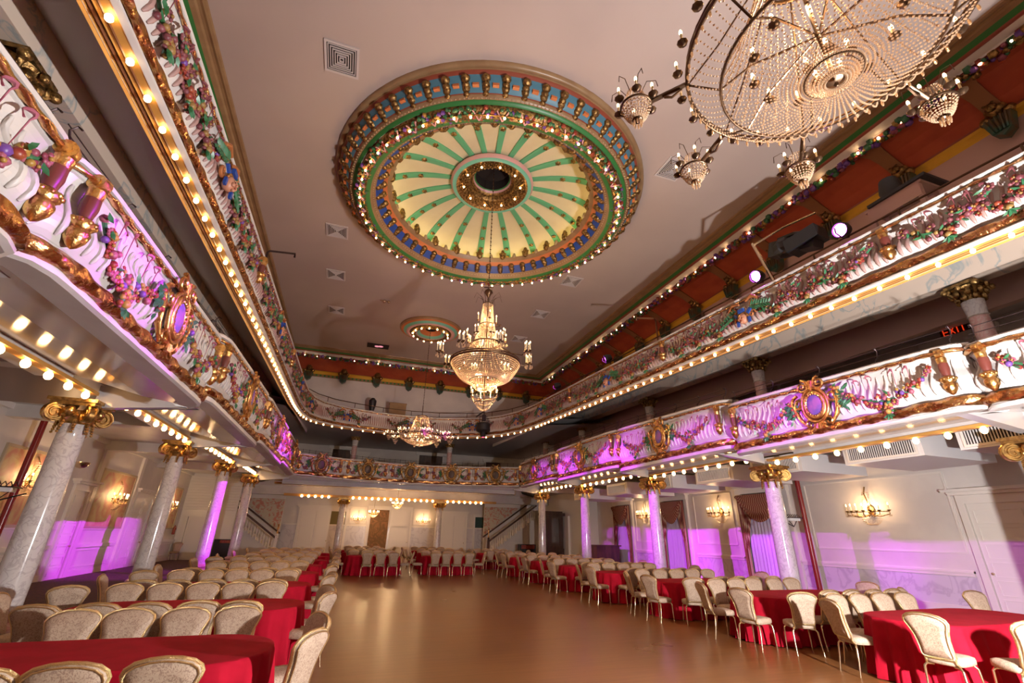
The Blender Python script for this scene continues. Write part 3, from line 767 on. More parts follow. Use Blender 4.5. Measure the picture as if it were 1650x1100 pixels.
# upper gallery
LP = [(GL, y) for y in [-1,2,5,8,11,14,17,20,21.5]]
BP = [(GL,21.5),(-2.62,23),(-2.45,24.4),(-2.0,25.6),(-1.2,26.5),(0,27.1),(1.4,27.45),(2.9,27.55),(4.4,27.4),(5.8,26.9),(7.0,26.0),(7.8,24.6),(8.25,23),(GR,21.0)]
RP = [(GR,21.0)] + [(GR, y) for y in [18,15,12,9,6,3,0,-1]]
def zbf(p):
    w = min(1, max(0, (p[0]-GL)/(GR-GL))); return gbot(p[1], -1)*(1-w)+gbot(p[1], 1)*w
def ztf(p):
    w = min(1, max(0, (p[0]-GL)/(GR-GL))); return gtop(p[1], -1)*(1-w)+gtop(p[1], 1)*w
for nm, path, lab in (('left', LP, 'upper gallery front along the left side, white and gold with flower garlands'), ('back', BP, 'curved upper gallery front at the rear of the hall'), ('right', RP, 'upper gallery front along the right side, rose fluting and painted masks')):
    S = stations(path, zbf, ztf, (2.9, 10))
    t = thing('upper_gallery', (0,0,0), lab, 'balcony')
    front_meshes(S, t, fine=nm != 'back', upper=True, tors=.07, rope=.022)
    tl = total(S); n = round(tl/3.35) if nm != 'back' else 5; step = tl/n
    ph = .5 if nm == 'back' else (.35 if nm == 'right' else .35)
    for k in range(n+1):
        d = (k+ph)*step
        if d < tl:
            s = at_len(S, d)
            if k % 2 == 0 or nm == 'back':
                for kk in ('face','fgold','fblue','fleaf'): place(kk, t, s, .60, .14)
            else: place('dropS', t, s, .62, .12)
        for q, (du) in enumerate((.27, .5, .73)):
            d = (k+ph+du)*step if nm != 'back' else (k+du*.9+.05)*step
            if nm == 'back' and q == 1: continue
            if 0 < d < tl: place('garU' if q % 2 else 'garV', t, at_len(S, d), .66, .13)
    # pipe rail
    r = MB(); P3 = [sp(s, -.35, 1, .42) for s in S]; r.tube(P3, .022, 6); nn = int(tl/1.6)
    for k in range(nn+1):
        s = at_len(S, tl*k/nn*.999+.001); r.tube([sp(s,-.35,1,-.02), sp(s,-.35,1,.42)], .018, 6)
    build('pipe_rail', r, BRONZE, t, 60)
    # underside strip that carries the bulbs
    u_ = MB(); sweep(u_, S, [(.06,0,.0),(.04,0,.01),(-.04,0,.01),(-.05,0,.0),(-.08,0,.03),(-.11,0,.015),(-.13,0,.04),(-.16,0,.02),(-.18,0,.04),(-.21,0,.02),(-.23,0,.0)], [1,1,0,0,1,0,0,0,1,1])
    build('lamp_board', u_, [BROWNP, OCHRE], t, 30)
    pp = []; stp = .45 if nm != 'back' else .62; d = .2
    while d < tl:
        pp.append(sp(at_len(S, d), .0, 0, -.035)); d += stp
    lab2 = {'left':'row of small bulbs under the left upper gallery','back':'row of small bulbs under the rear upper gallery','right':'row of small bulbs under the right upper gallery'}[nm]
    strip('gallery_lamp_row', pp, .036, TINY, lab2)

# gallery decks (floors and soffits)
def slab_poly(name, pts_lo, thick, mt, zs=None):
    m = MB(); n = len(pts_lo); m.add([p for p in pts_lo]+[(p[0],p[1],p[2]+thick) for p in pts_lo], [tuple(range(n))[::-1], tuple(range(n,2*n))]+[(i,(i+1)%n,n+(i+1)%n,n+i) for i in range(n)])
    return struct(name, m, mt)
YS = [-1,4,10,14,19,21.3]
def deck(name, xi, xo, ys, zfi, zfo, th, mt, beam=None):
    m = MB(); rows = [[(xi, y, zfi(y)) for y in ys], [(xo, y, zfo(y)) for y in ys]]
    m.grid(rows); m.grid([[(x,y,z+th) for x,y,z in r] for r in rows]); 
    for r in rows: m.grid([r, [(x,y,z+th) for x,y,z in r]])
    return struct(name, m, mt)
def bz(y, sd): return (6.62+.0400*(y+1)) if sd > 0 else (6.2+.0182*(y+1) if y < 10 else 6.4+.0583*(y-10))
for sd in (-1, 1):
    G_ = GL if sd < 0 else GR; xb = -3.82 if sd < 0 else CXR-.14; xw = XL if sd < 0 else XR; m = MB(); ys = YS+[29.3]
    A_ = [(G_+sd*.20, y, gbot(y,sd)+.02) for y in ys]; B_ = [(xb, y, bz(y,sd)+.44) for y in ys]; C_ = [(xw, y, bz(y,sd)+.55) for y in ys]
    m.grid([A_, B_, C_]); m.grid([[(x,y,z+.25) for x,y,z in r] for r in (A_, B_, C_)]); m.grid([A_, [(x,y,z+.25) for x,y,z in A_]])
    struct('ceiling_under_gallery_%s' % side_name[sd], m, SOFF2)
m = MB(); inner = [(p[0]+(-.45 if p[0] < 2.9 else .45)*abs(p[0]-2.9)/5.5, p[1]+.5*min(1,(27.6-abs(p[0]-2.9)*.3-p[1] < 3)), zbf(p)+.10) for p in BP]
outer = [(XL if i == 0 else (XR if i == len(BP)-1 else -9.3+25.3*i/(len(BP)-1)), 21.5 if i in (0,len(BP)-1) else 38, 7.75) for i in range(len(BP))]
m.grid([inner, outer]); m.grid([[(x,y,z+.3) for x,y,z in inner],[(x,y,z+.3) for x,y,z in outer]]); struct('ceiling_under_gallery_back', m, SOFF2)
# veined beams on the upper columns
def beam(m, A, B, w, h):
    a = Vector(A); b = Vector(B); d = (b-a); d.z = 0; d.normalize(); n = Vector((-d.y, d.x, 0))
    vs = []
    for p in (a, b):
        for sx, dz in ((-1,0),(1,0),(1,h),(-1,h)): vs.append(p+n*sx*w/2+Vector((0,0,dz)))
    m.add(vs, [(0,1,2,3),(7,6,5,4),(0,4,5,1),(1,5,6,2),(2,6,7,3),(3,7,4,0)])
m = MB(); beam(m, (CXR+.1,-1,6.62), (CXR+.1,28.0,7.78), .5, .46)
t = struct('trim_19', m, MARBB)
m = MB(); beam(m, (-4.05,-1,6.2), (-4.05,10,6.4), .5, .46); beam(m, (-4.05,10,6.4), (-4.05,28,7.45), .5, .46); struct('trim_20', m, MARBB)
m = MB()
Lb = [(-4.05,28,7.45),(-2.0,29.6,7.5),(.6,30.9,7.5),(2.7,31.6,7.5),(6.9,31.0,7.5),(CXR+.1,28,7.6)]
for a, b in zip(Lb, Lb[1:]): beam(m, a, b, .5, .42)
struct('trim_21', m, MARBB)

# mezzanine deck with glossy soffit, bracket ribs and beams over the columns
for sd in (-1, 1):
    F = FL if sd < 0 else FR; cx = CXL if sd < 0 else CXR; wx = XL if sd < 0 else XR
    m = MB(); rb2 = MB(); bm_ = MB()
    for bi, ((y0, y1), (zl, t0, t1)) in enumerate(zip(BAYS, BZ)):
        zi = zl+.03; zo = zl + (.18 if sd > 0 else .34)
        A = [(F+sd*.2,y0,zi),(F+sd*.9,y0,zi+.10),(cx-sd*.25,y0,zo+.06)]; B = [(x,y1,z) for x,_,z in A]
        m.grid([A, B]); m.grid([[(x,y,z+.3) for x,y,z in A],[(x,y,z+.3) for x,y,z in B]])
        m.add([A[0],B[0],(B[0][0],y1,zi+.3),(A[0][0],y0,zi+.3)], [(0,1,2,3)]); m.add([A[0],A[1],A[2],(A[2][0],y0,zo+.4),(A[0][0],y0,zi+.3)], [(0,1,2,3,4)])
        yc = COLY[bi]
        for yy in (yc,):
            rb2.prism([(F+sd*.35,lip_z(yy-.2)+.06),(cx-sd*.2,lip_z(yy-.2)-.12),(cx-sd*.2,zo+.2),(F+sd*.35,zi+.2)], lambda u,v,w: (u, yy-.09+w, v), .18)
        bm_.box(min(cx-.26,cx+.26), max(cx-.26,cx+.26), y0, y1, zo-.02, zo+.42)
    struct('ceiling_soffit_%s' % side_name[sd], m, SOFF); struct('trim_%d' % (22 if sd < 0 else 23), rb2, SOFF)
    struct('trim_%d' % (24 if sd < 0 else 25), bm_, WHITE)
    # ochre lamp board on the beam underside
    lb = MB(); gl = []
    for bi in range(len(COLY)):
        ya = COLY[bi-1] if bi else -1; yb = COLY[bi]; zl = lip_z((ya+yb)/2); zo = zl+(.18 if sd > 0 else .34)
        xa = cx-sd*.30; lb.box(min(xa,xa+sd*.16), max(xa,xa+sd*.16), ya+.25, yb-.25, zo-.08, zo-.02)
        n = 9 if bi else 9
        for k in range(n): gl.append((xa+sd*.06, ya+.55+(yb-ya-1.1)*k/(n-1), zo-.15))
    strip('globe_lamp_row', gl, .062, GLOBE, 'row of round globe bulbs under the %s lower balcony' % side_name[sd], base=build('lamp_board', lb, OCHRE))
    a = MB(); a.box(min(cx,wx), max(cx,wx), -3, 38 if sd > 0 else 34, 4.55 if sd > 0 else 4.86, 4.70 if sd > 0 else 5.0)
    for yy in COLY: a.box(min(cx,wx), max(cx,wx), yy-.2, yy+.2, 4.25 if sd > 0 else 4.5, 4.6 if sd > 0 else 4.9)
    struct('ceiling_aisle_%s' % side_name[sd], a, WHITE)
m = MB()   # under the rear balcony
pin = [(p[0], p[1]+.1, 4.30) for p in nodes_]; pmid = [(-5.0+16.7*i/5, 32.0, 4.38) for i in range(6)]; pout = [(-9.3+25.3*i/5, 38, 4.42) for i in range(6)]
m.grid([pin, pmid, pout]); m.grid([[(x,y,z+.25) for x,y,z in pin],[(x,y,z+.25) for x,y,z in pout]]); struct('ceiling_soffit_back', m, SOFF)
m = MB(); m.box(-9.2, 15.9, 34.7, 35.2, 3.86, 4.4); m.box(-3.6, 10.2, 29.3, 29.7, 4.12, 4.34)
struct('trim_26', m, WHITE)
m = MB(); m.box(-4.0, 10.6, 34.62, 34.70, 3.80, 3.96); m.box(-4.2, 10.8, 30.9, 31.2, 4.22, 4.33)
gl = [(-2.9+.42*k, 34.58, 3.82) for k in range(5)]+[(.35+.42*k, 34.58, 3.82) for k in range(14)]+[(6.9+.42*k, 34.58, 3.82) for k in range(7)]
strip('globe_lamp_row', gl, .075, GLOBE, 'row of round globe bulbs across the rear wall below the balcony', base=build('lamp_board', m, OCHRE))

# ------------------------------------------------------------------ columns
def ground_column(h, r0=.235, r1=.20):
    t = thing('column', (0,0,0), 'x', 'column')
    b = MB(); b.box(-.36,.36,-.36,.36,0,.12); b.lathe([(.33,.12),(.37,.16),(.37,.22),(.31,.27),(.28,.30),(.30,.34),(.33,.37),(.31,.42),(.26,.45),(r0,.46)], 24); build('base', b, MARBP, t, 40)
    b = MB(); b.lathe([(r0,.44),(r0*1.0,1.4),(r1*1.04,h-.3),(r1,h-.05),(r1+.02,h-.03),(r1+.02,h)], 28); build('shaft', b, MARB, t, 50)
    b = MB(); b.lathe([(r1+.02,h-.02),(r1+.05,h+.02),(r1+.07,h+.12),(r1+.12,h+.22)], 20)
    for k in range(8):
        a = 2*pi*k/8+.39; c = (cos(a)*(r1+.05), sin(a)*(r1+.05))
        for q in range(5): b.ball((c[0]*(1+.03*q), c[1]*(1+.03*q), h+.02-.05*q), .042-.004*q, 0, 5, 3)
    for k in range(4):
        a = pi/4+k*pi/2; ca, sa = cos(a), sin(a); ax = Vector((ca, sa, 0)); P_ = []
        for i in range(26):
            th = pi/2-2*pi*1.9*i/25; rr = .165*(1-.85*i/25); P_.append(ax*(r1+.17+rr*cos(th)) + Vector((0,0,h+.15+rr*sin(th))))
        tg_ = Vector((-sa,ca,0))
        for w_ in (-.055,.055): b.tube([p+tg_*w_ for p in P_], [.027-.012*i/25 for i in range(26)], 6)
        P_ = [ax*(r1+.17)+Vector((0,0,h+.15))+tg_*w for w in (-.045,.045)]; b.tube(P_, .155, 16)
        a2 = a+pi/4; b.ball(((r1+.12)*cos(a2), (r1+.12)*sin(a2), h+.20), .09, 0, 8, 5)
        for q in (-1,1): b.ball(((r1+.1)*cos(a2+q*.3), (r1+.1)*sin(a2+q*.3), h+.12), .05, 0, 6, 4)
    b.box(-.34,.34,-.34,.34,h+.30,h+.36); b.box(-.38,.38,-.38,.38,h+.36,h+.42)
    build('capital', b, mat('capital_gilt', (.80,.50,.16), .3, .9, col2=(.45,.25,.08), scale=12, thr=(.4,.6)), t, 50)
    return t
def slim_column(h0, h1):
    t = thing('column', (0,0,0), 'x', 'column'); h = h1-h0; r = .165
    b = MB(); b.lathe([(.24,0),(.25,.05),(.2,.09),(.21,.14),(r,.18)], 20); build('base', b, MARB, t, 40)
    b = MB(); b.lathe([(r,.16),(r*.97,h-.36)], 24); b.lathe([(r*.98,h-.36),(r*1.1,h-.34),(r*1.0,h-.30),(r*1.14,h-.10),(r*1.14,h)], 24, mi=1); build('shaft', b, [MARBP, MARB], t, 50)
    b = MB(); b.lathe([(r,h),(r+.02,h+.05),(r+.05,h+.2),(r+.12,h+.30)], 16)
    for row, (n, z, o, s_) in enumerate(((8,.06,.05,.06),(8,.17,.09,.065),(8,.27,.15,.05))):
        for k in range(n):
            a = 2*pi*k/n+(.39 if row % 2 else 0); b.ball(((r+o)*cos(a),(r+o)*sin(a),h+z), s_, 0, 6, 4, (1,1,1.3))
    for k in range(4):
        a = pi/4+k*pi/2; b.ball(((r+.22)*cos(a),(r+.22)*sin(a),h+.28), .07, 0, 7, 4); b.tube([((r+.05)*cos(a),(r+.05)*sin(a),h+.1),((r+.2)*cos(a),(r+.2)*sin(a),h+.26)], [.04,.03], 5)
    b.box(-.27,.27,-.27,.27,h+.33,h+.39); build('capital', b, OLDGOLD, t, 50); t.location = (0,0,h0); return t
for sd in (-1,1):
    for i, (y, h) in enumerate(zip(COLY, CAPZ)):
        c = ground_column(h+(.17 if sd < 0 else 0)); c.location = (CXL if sd < 0 else CXR, y, 0)
        c['label'] = 'white marble column with gilded scroll capital, %s row, %s from the camera' % (side_name[sd], ordn[i]); c['group'] = 'ground floor columns'
for x, w in ((-.22,'left'),(6.40,'right')):
    c = ground_column(3.42); c.location = (x, 34.95, 0); c['label'] = 'marble column before the rear wall, %s of the pair' % w; c['group'] = 'ground floor columns'
UZ = [(4.95,6.42),(5.1,6.68),(5.45,6.93),(5.55,7.12),(5.6,7.3)]
for sd in (-1,1):
    for i, (y, (z0, z1)) in enumerate(zip([4.9,10.5,16.35,22.7,27.9], UZ)):
        if sd < 0: z1 = bz(y,-1)-.40; z0 -= .25
        c = slim_column(z0-.35, z1-.0); c.location.x = CXR+.1 if sd > 0 else -4.05; c.location.y = y
        c['label'] = 'pink marble upper column with leafy gold capital, %s side, %s from the camera' % (side_name[sd], ordn[i]); c['group'] = 'upper level columns'
for x, w in ((-.05,'left'),(6.1,'right')):
    c = slim_column(4.9, 7.10); c.location.x = x; c.location.y = 31.1; c['label'] = 'upper column at the rear of the hall, %s of the two' % w; c['group'] = 'upper level columns'
for sd in (-1,1):
    m = MB(); cx = CXL if sd < 0 else CXR; wx = XL if sd < 0 else XR
# mezzanine floor behind the box fronts
    for (y0, y1), (zl, t0, t1) in zip(BAYS, BZ): m.box(min((FL if sd<0 else FR)+sd*.3,wx), max((FL if sd<0 else FR)+sd*.3,wx), y0, y1 if y1 < 26 else 34, t0-.55, t0-.40)
    struct('floor_mezzanine_%s' % side_name[sd], m, BROWNP)
m = MB(); m.box(-5, 14, 28.2, 38, 4.75, 4.9); struct('floor_mezzanine_back', m, BROWNP)

# ------------------------------------------------------------------ chandeliers
def candle(m, c, h=.14, r=.011, fl=.020):
    m.lathe([(.0,-.02),(.035,0),(.045,.02),(.02,.022)], 8, c, 0); m.tube([(c[0],c[1],c[2]+.02),(c[0],c[1],c[2]+h)], r, 6, 1)
    m.ball((c[0],c[1],c[2]+h+fl*1.3), fl, 2, 6, 5, (.8,.8,1.9))
CSRC = {}
def candles(parent, pts, h, r, fl, holder=None):
    holder = holder or BRONZE; key = (h, r, fl, holder.name)
    for p in pts:
        if key not in CSRC:
            m = MB(); candle(m, (0,0,0), h, r, fl); CSRC[key] = build('candle', m, [holder, CANDLE, FLAME], None, 60); COL.objects.unlink(CSRC[key])
        o = CSRC[key].copy(); COL.objects.link(o); o.parent = parent; o.location = p
def strand(m, A, B, n, r, sag=0, mi=0):
    for i in range(n):
        t = (i+.5)/n; m.oct((A[0]+(B[0]-A[0])*t, A[1]+(B[1]-A[1])*t, A[2]+(B[2]-A[2])*t - sag*4*t*(1-t)), r, mi)
def polar(r, a, z): return (r*cos(a), r*sin(a), z)
def ringt(m, r, z, w, mi=0, n=48): m.tube([polar(r, 2*pi*k/n, z) for k in range(n)], w, 6, mi, True)
def mini_lustre(parent, ang, R):
    """small satellite lustre: upper basket, ring, bowl, candles"""
    c = Vector(polar(R, ang, -.06)); f = MB()
    f.tube([polar(.98,ang,.02), polar(R-.12,ang,-.05)], .022, 6)
    f.tube([polar(1.05,ang,-.03), polar(1.14,ang,-.08), polar(1.2,ang,-.05)], .012, 5)
    n = len(f.v); ringt(f, .135, 0, .010); f.v[n:] = [(x+c.x, y+c.y, z+c.z) for x, y, z in f.v[n:]]
    for k in range(6):
        a = 2*pi*k/6+.3; f.tube([tuple(c+Vector(polar(.06,a,.16))), tuple(c+Vector(polar(.12,a,.28))), tuple(c+Vector(polar(.2,a,.25))), tuple(c+Vector(polar(.21,a,.17)))], .004, 4)
    f.lathe([(.0,-.17),(.04,-.165),(.05,-.15),(.03,-.14)], 10, c)
    o = build('satellite_arm', f, BRONZE, parent, 60)
    b = MB()
    for k in range(22):
        a = 2*pi*k/22
        strand(b, tuple(c+Vector(polar(.13,a,0))), tuple(c+Vector(polar(.045,a,-.15))), 7, .0115, .035)
        strand(b, tuple(c+Vector(polar(.125,a,.01))), tuple(c+Vector(polar(.06,a,.20))), 8, .009, .01)
    for k in range(8): b.ball(tuple(c+Vector(polar(.035,k*.8,-.20))), .010, 0, 5, 4, (1,1,3.4))
    build('bead_basket', b, CRYS, o, 0, loc=None)
    candles(o, [tuple(c+Vector(polar(.17,2*pi*k/6,.02))) for k in range(6)], .11, .010, .017)
def bowl_chandelier(name, loc, label, ztop, hook=(0,0)):
    t = thing(name, loc, label, 'chandelier')
    f = MB(); ringt(f, 1.0, 0, .018); ringt(f, 1.0, .05, .010); ringt(f, .76, -.20, .014); ringt(f, .19, -.40, .012); ringt(f, .28, .95, .02)
    f.tube([(0,0,-.43),(0,0,1.5)], .018, 6); f.lathe([(0,-.46),(.05,-.455),(.09,-.44),(.085,-.42),(.0,-.41)], 16); f.ball((0,0,-.5), .02)
    for k in range(8):
        a = 2*pi*k/8+.035; f.tube([(0,0,.05), polar(.5,a,-.02), polar(.76,a,-.18), polar(1.0,a,.0)], .010, 5)
        f.tube([polar(.28,a,.95), polar(.7,a,.35), polar(.98,a,.02)], .008, 5)
    build('frame', f, BRONZE, t, 60)
    b = MB(); N_ = 80
    for k in range(N_):
        a = 2*pi*k/N_
        strand(b, polar(1.0,a,0), polar(.76,a,-.20), 10, .0105, .05)
        strand(b, polar(.76,a,-.20), polar(.19,a,-.40), 21, .0108, .06)
        if k % 2 == 0: strand(b, polar(.74,a,-.16), polar(.28,a,.95), 44, .0105, .12)
        if k % 2 == 0: strand(b, polar(.19,a,-.40), polar(.06,a,-.47), 6, .013, .02)
    for k in range(60): a = 2*pi*k/60; b.ball(polar(1.0,a,-.06), .012, 0, 5, 4, (1,1,2.8))
    build('crystal_strands', b, CRYS, t, 0)
    candles(t, [polar(1.07,2*pi*(k+.5)/24,.03) for k in range(24)], .12, .011, .018)
    candles(t, [polar(.50,2*pi*k/12,-.10) for k in range(12)]+[polar(.14,2*pi*k/5,-.30) for k in range(5)], .09, .011, .02)
    for k in range(8): mini_lustre(t, 2*pi*k/8+.035, 1.45)
    ch = MB()
    h = ztop-loc[2]; ch.tube([(0,0,1.4), (0,0,h)], .012, 5)
    for k in range(int((h-1.4)/.07)): ch.ball((0,0,1.4+.07*k), .022, 0, 5, 3, (1,.5,1.3) if k % 2 else (.5,1,1.3))
    build('chain', ch, BRONZE, t, 60)
    for dz, pw in ((-.22, 16 if loc[1] < 5 else 120), (.45, 60 if loc[1] < 5 else 200)):
        l = light('POINT', 'lamp_light', (loc[0], loc[1], loc[2]+dz), pw, WARM, .12)
        l.parent = t; l.location = (0,0,dz)
    return t
bowl_chandelier('bowl_chandelier', (3.04,1.5,5.42), 'huge crystal bowl chandelier with satellite lustres, nearest the camera overhead', ZC)
bowl_chandelier('bowl_chandelier', (2.86,22.1,5.98), 'crystal bowl chandelier with satellite lustres hanging far back below the round medallion', ZC+.31)

# tall central chandelier
cx, cy = 3.04, 11.35
t = thing('tiered_chandelier', (cx,cy,0), 'tall tiered crystal chandelier with candle clusters hanging from the dome', 'chandelier')
f = MB()
for r, z, w in ((.95,6.04,.030),(.95,6.10,.02),(.41,5.55,.022),(.38,6.62,.022),(.20,7.20,.016),(.14,7.86,.014),(.24,4.93,.014),(.36,5.12,.010)): ringt(f, r, z, w)
f.tube([(0,0,4.75),(0,0,8.3)], .02, 6); f.lathe([(0,8.42),(.03,8.38),(.11,8.30),(.13,8.24),(.08,8.18),(.03,8.10),(0,8.05)], 16)
f.bar((-.14,0,8.40),(.14,.02,8.46), .03,.02)
for k in range(8):
    a = 2*pi*k/8; f.tube([polar(.14,a,7.86), polar(.15,a,8.0), polar(.24,a,8.12)], .007, 4)
    f.tube([polar(.15,a,8.05), polar(.35,a,8.18), polar(.42,a,8.0)], .004, 4)
    f.tube([polar(.40,a,6.5), polar(.8,a,6.22), polar(1.1,a,6.12), polar(1.26,a,6.22)], .014, 5)
    f.tube([polar(.2,a,6.75), polar(.42,a,6.66), polar(.56,a,6.74)], .010, 5)
    f.tube([polar(.1,a,5.0), polar(.3,a,5.0), polar(.36,a,5.12)], .008, 5)
build('frame', f, BRONZE, t, 60)
b = MB()
for k in range(72):
    a = 2*pi*k/72
    strand(b, polar(.95,a,6.02), polar(.41,a,5.55), 22, .0155, .17); strand(b, polar(.95,a+.04,6.02), polar(.41,a+.04,5.55), 22, .0155, .17)
    if k % 2 == 0:
        strand(b, polar(.93,a,6.12), polar(.38,a,6.62), 18, .012, .16)
        strand(b, polar(.38,a,6.62), polar(.20,a,7.20), 20, .011, .05)
        strand(b, polar(.20,a,7.20), polar(.14,a,7.86), 22, .010, .01)
        strand(b, polar(.41,a,5.55), polar(.12,a,5.28), 10, .012, .08)
    if k % 4 == 0: strand(b, polar(.24,a,4.93), polar(.04,a,4.72), 8, .010, .04); strand(b, polar(.35,a,5.10), polar(.24,a,4.94), 5, .010, .02)
for k in range(8):
    a = 2*pi*k/8
    for q in range(14): b.ball((1.27*cos(a)+.10*cos(q), 1.27*sin(a)+.10*sin(q), 6.10), .010, 0, 5, 4, (1,1,4))
    for q in range(8): b.ball((.56*cos(a)+.06*cos(q), .56*sin(a)+.06*sin(q), 6.66), .008, 0, 5, 4, (1,1,3.5))
build('crystal_strands', b, CRYS, t, 0)
for k in range(8):
    a = 2*pi*k/8
    candles(t, [(1.27*cos(a)+.075*cos(q*pi/2+a), 1.27*sin(a)+.075*sin(q*pi/2+a), 6.20) for q in range(4)], .22, .013, .02)
    candles(t, [(.56*cos(a+.08*(q*2-1)), .56*sin(a+.08*(q*2-1)), 6.74) for q in range(2)]+([polar(.27,a,7.30)] if k % 2 == 0 else []), .20, .012, .019)
    candles(t, [polar(.36,a,5.13)], .16, .012, .02); candles(t, [polar(.70,a+.39,5.80)], .06, .01, .018)
ch = MB()
for k in range(70): ch.ball((0,0,8.42+.07*k), .026, 0, 5, 3, (1,.5,1.3) if k % 2 else (.5,1,1.3))
build('chain', ch, BRONZE, t, 60)
for z, pw in ((5.85,360),(6.7,200),(7.4,70),(5.25,130)):
    l = light('POINT', 'lamp_light', (0,0,0), pw, WARM, .10); l.parent = t; l.location = (0,0,z)
# moving-head stage light hanging far behind it at the rear gallery
t = thing('stage_light', (6.92,25.6,7.15), 'black hanging stage effect light below the tall central chandelier', 'stage light')
b = MB(); b.lathe([(.0,.55),(.36,.55),(.42,.48),(.42,.12),(.34,.04),(0,.04)], 14); b.lathe([(.13,.04),(.15,-.2),(.10,-.25),(0,-.25)], 12); build('housing', b, BLACK, t, 30)
b = MB(); b.tube([(-.25,0,.5),(-.25,0,.95),(.25,0,.95),(.25,0,.5)], .025, 6); b.box(-.1,.1,-.08,.08,.7,1.05); b.tube([(0,0,1.0),(0,0,1.35)], .03, 6); b.bar((0,0,1.3),(0,1.9,1.35),.06,.06); build('bracket', b, IRON, t, 30)
b = MB(); b.lathe([(.08,-.26),(.0,-.262)], 12); build('lens', b, emis('pink_lens', (1,.1,.3), 3), t)

# crystal wall sconces
def sconce():
    t = thing('wall_sconce', (0,0,0), 'x', 'wall lamp', 'crystal wall sconces')   # local: wall at y=0, room towards -y
    f = MB(); f.ball((0,-.03,.05), .09, 0, 10, 6, (1,.35,1.6)); f.tube([(0,-.04,.1),(0,-.14,.45),(0,-.05,.62)], .015, 5)
    for k in range(7):
        x = -.51+.17*k; y = -.14-.20*(1-(x/.55)**2); f.tube([(0,-.04,-.05),(x*.5,y*.9,-.12),(x,y,-.06),(x,y,.0)], .011, 5)
    f.tube([(-.52,-.16,.02)]+[(-.51+.17*k, -.14-.20*(1-((-.51+.17*k)/.55)**2), .0) for k in range(7)]+[(.52,-.16,.02)], .012, 5)
    build('frame', f, OLDGOLD, t, 60)
    b = MB()
    for k in range(15):
        a = pi+pi*k/14; strand(b, (.30*cos(a), .26*sin(a)-.03, -.02), (.05*cos(a), -.06+.05*sin(a), -.30), 9, .012, .08)
        strand(b, (.06*cos(a), .05*sin(a)-.09, .5), (.2*cos(a), .18*sin(a)-.03, .02), 10, .009, .02)
    for k in range(7):
        x = -.51+.17*k; y = -.14-.20*(1-(x/.55)**2)
        for q in range(3): b.ball((x+.03*(q-1), y, -.09), .009, 0, 5, 4, (1,1,3))
    build('crystal_basket', b, CRYS, t, 0)
    candles(t, [(-.51+.17*k, -.14-.20*(1-((-.51+.17*k)/.55)**2), .02) for k in range(7)], .13, .012, .02, OLDGOLD); return t
s0 = sconce(); sp_ = [((XR,11.0,2.62), -pi/2, 'lit crystal wall sconce on the right wall, nearest the camera'), ((XR,17.6,2.78), -pi/2, 'lit crystal wall sconce on the right wall between two draped windows'),
      ((XR,23.4,2.84), -pi/2, 'lit crystal wall sconce on the right wall, farthest of the three'), ((XL,18.4,2.9), pi/2, 'lit crystal wall sconce on the left wall behind the nearest column'),
      ((XL,24.6,2.75), pi/2, 'lit crystal wall sconce on the left wall in front of the painted panel'), ((XL,31.3,2.8), pi/2, 'lit crystal sconce at the far end of the left wall'),
      ((.95,YB,2.55), 0, 'lit brass candle sconce on the rear wall, left of the pair'), ((5.75,YB,2.5), 0, 'lit brass candle sconce on the rear wall, right of the pair')]
for i, (l_, rz, lab) in enumerate(sp_):
    s = s0 if i == 0 else dup(s0, l_, rz, lab)
    s.location = l_; s.rotation_euler = (0,0,rz); s['label'] = lab; s.scale = (1.3,1.2,1.25) if i < 6 else (1,1,1)
    nx = (-sin(-rz) if False else 0); d = Vector((0,-.34,.18)); d.rotate(Matrix.Rotation(rz, 3, 'Z'))
    light('POINT', 'sconce_light', tuple(Vector(l_)+d), (62 if l_[0] < 0 else 42), WARM, .10)
# dark sconces of the upper level
def dark_sconce():
    t = thing('candelabra_sconce', (0,0,0), 'x', 'wall lamp', 'unlit upper level sconces'); f = MB()
    f.lathe([(0,-.5),(.05,-.42),(.03,-.3),(.06,-.15),(.03,0),(.02,.3),(.0,.45)], 10, (0,-.2,0)); f.tube([(0,0,-.2),(0,-.2,-.2)], .02, 5)
    for k in range(6):
        a = pi*2*k/6; f.tube([(0,-.2,-.3),(.2*cos(a),-.2+.15*sin(a),-.36),(.36*cos(a),-.2+.18*sin(a),-.2),(.36*cos(a),-.2+.18*sin(a),-.05)], .014, 5)
        f.lathe([(.0,-.02),(.05,0),(.05,.02)], 8, (.36*cos(a),-.2+.18*sin(a),-.06))
    build('frame', f, IRON, t, 60); return t
d0 = dark_sconce(); d0.location = (9.9,38,6.9); d0['label'] = 'unlit dark candelabra sconce on the rear upper wall at the right'
dup(d0, (-4.9,38,7.0), 0, 'unlit dark candelabra sconce on the rear upper wall at the left')
# two small lit lustres under the rear balcony
for (x, y, z, w) in ((3.15,32.5,3.35,'right'),(1.9,35.8,2.9,'left')):
    t = thing('pendant_lustre', (x,y,z), 'small lit pendant lustre under the rear balcony, %s of the two' % w, 'chandelier', 'rear pendant lustres'); f = MB()
    f.tube([(0,0,-.15),(0,0,4.45-z)], .012, 5); ringt(f, .30, 0, .012, 0, 20)
    for k in range(8): a = 2*pi*k/8; f.tube([(0,0,-.12),polar(.2,a,-.16),polar(.33,a,0)], .01, 5)
    build('frame', f, OLDGOLD, t, 60); b = MB()
    for k in range(16): a = 2*pi*k/16; strand(b, polar(.3,a,0), polar(.04,a,-.25), 9, .014, .05); strand(b, polar(.28,a,.02), polar(.04,a,.35), 9, .012, .05)
    build('crystal_strands', b, CRYS, t, 0)
    candles(t, [polar(.34,2*pi*k/8,.02) for k in range(8)], .10, .014, .03, OLDGOLD)
    light('POINT', 'pendant_light', (x,y,z-.05), 150, WARM, .12)

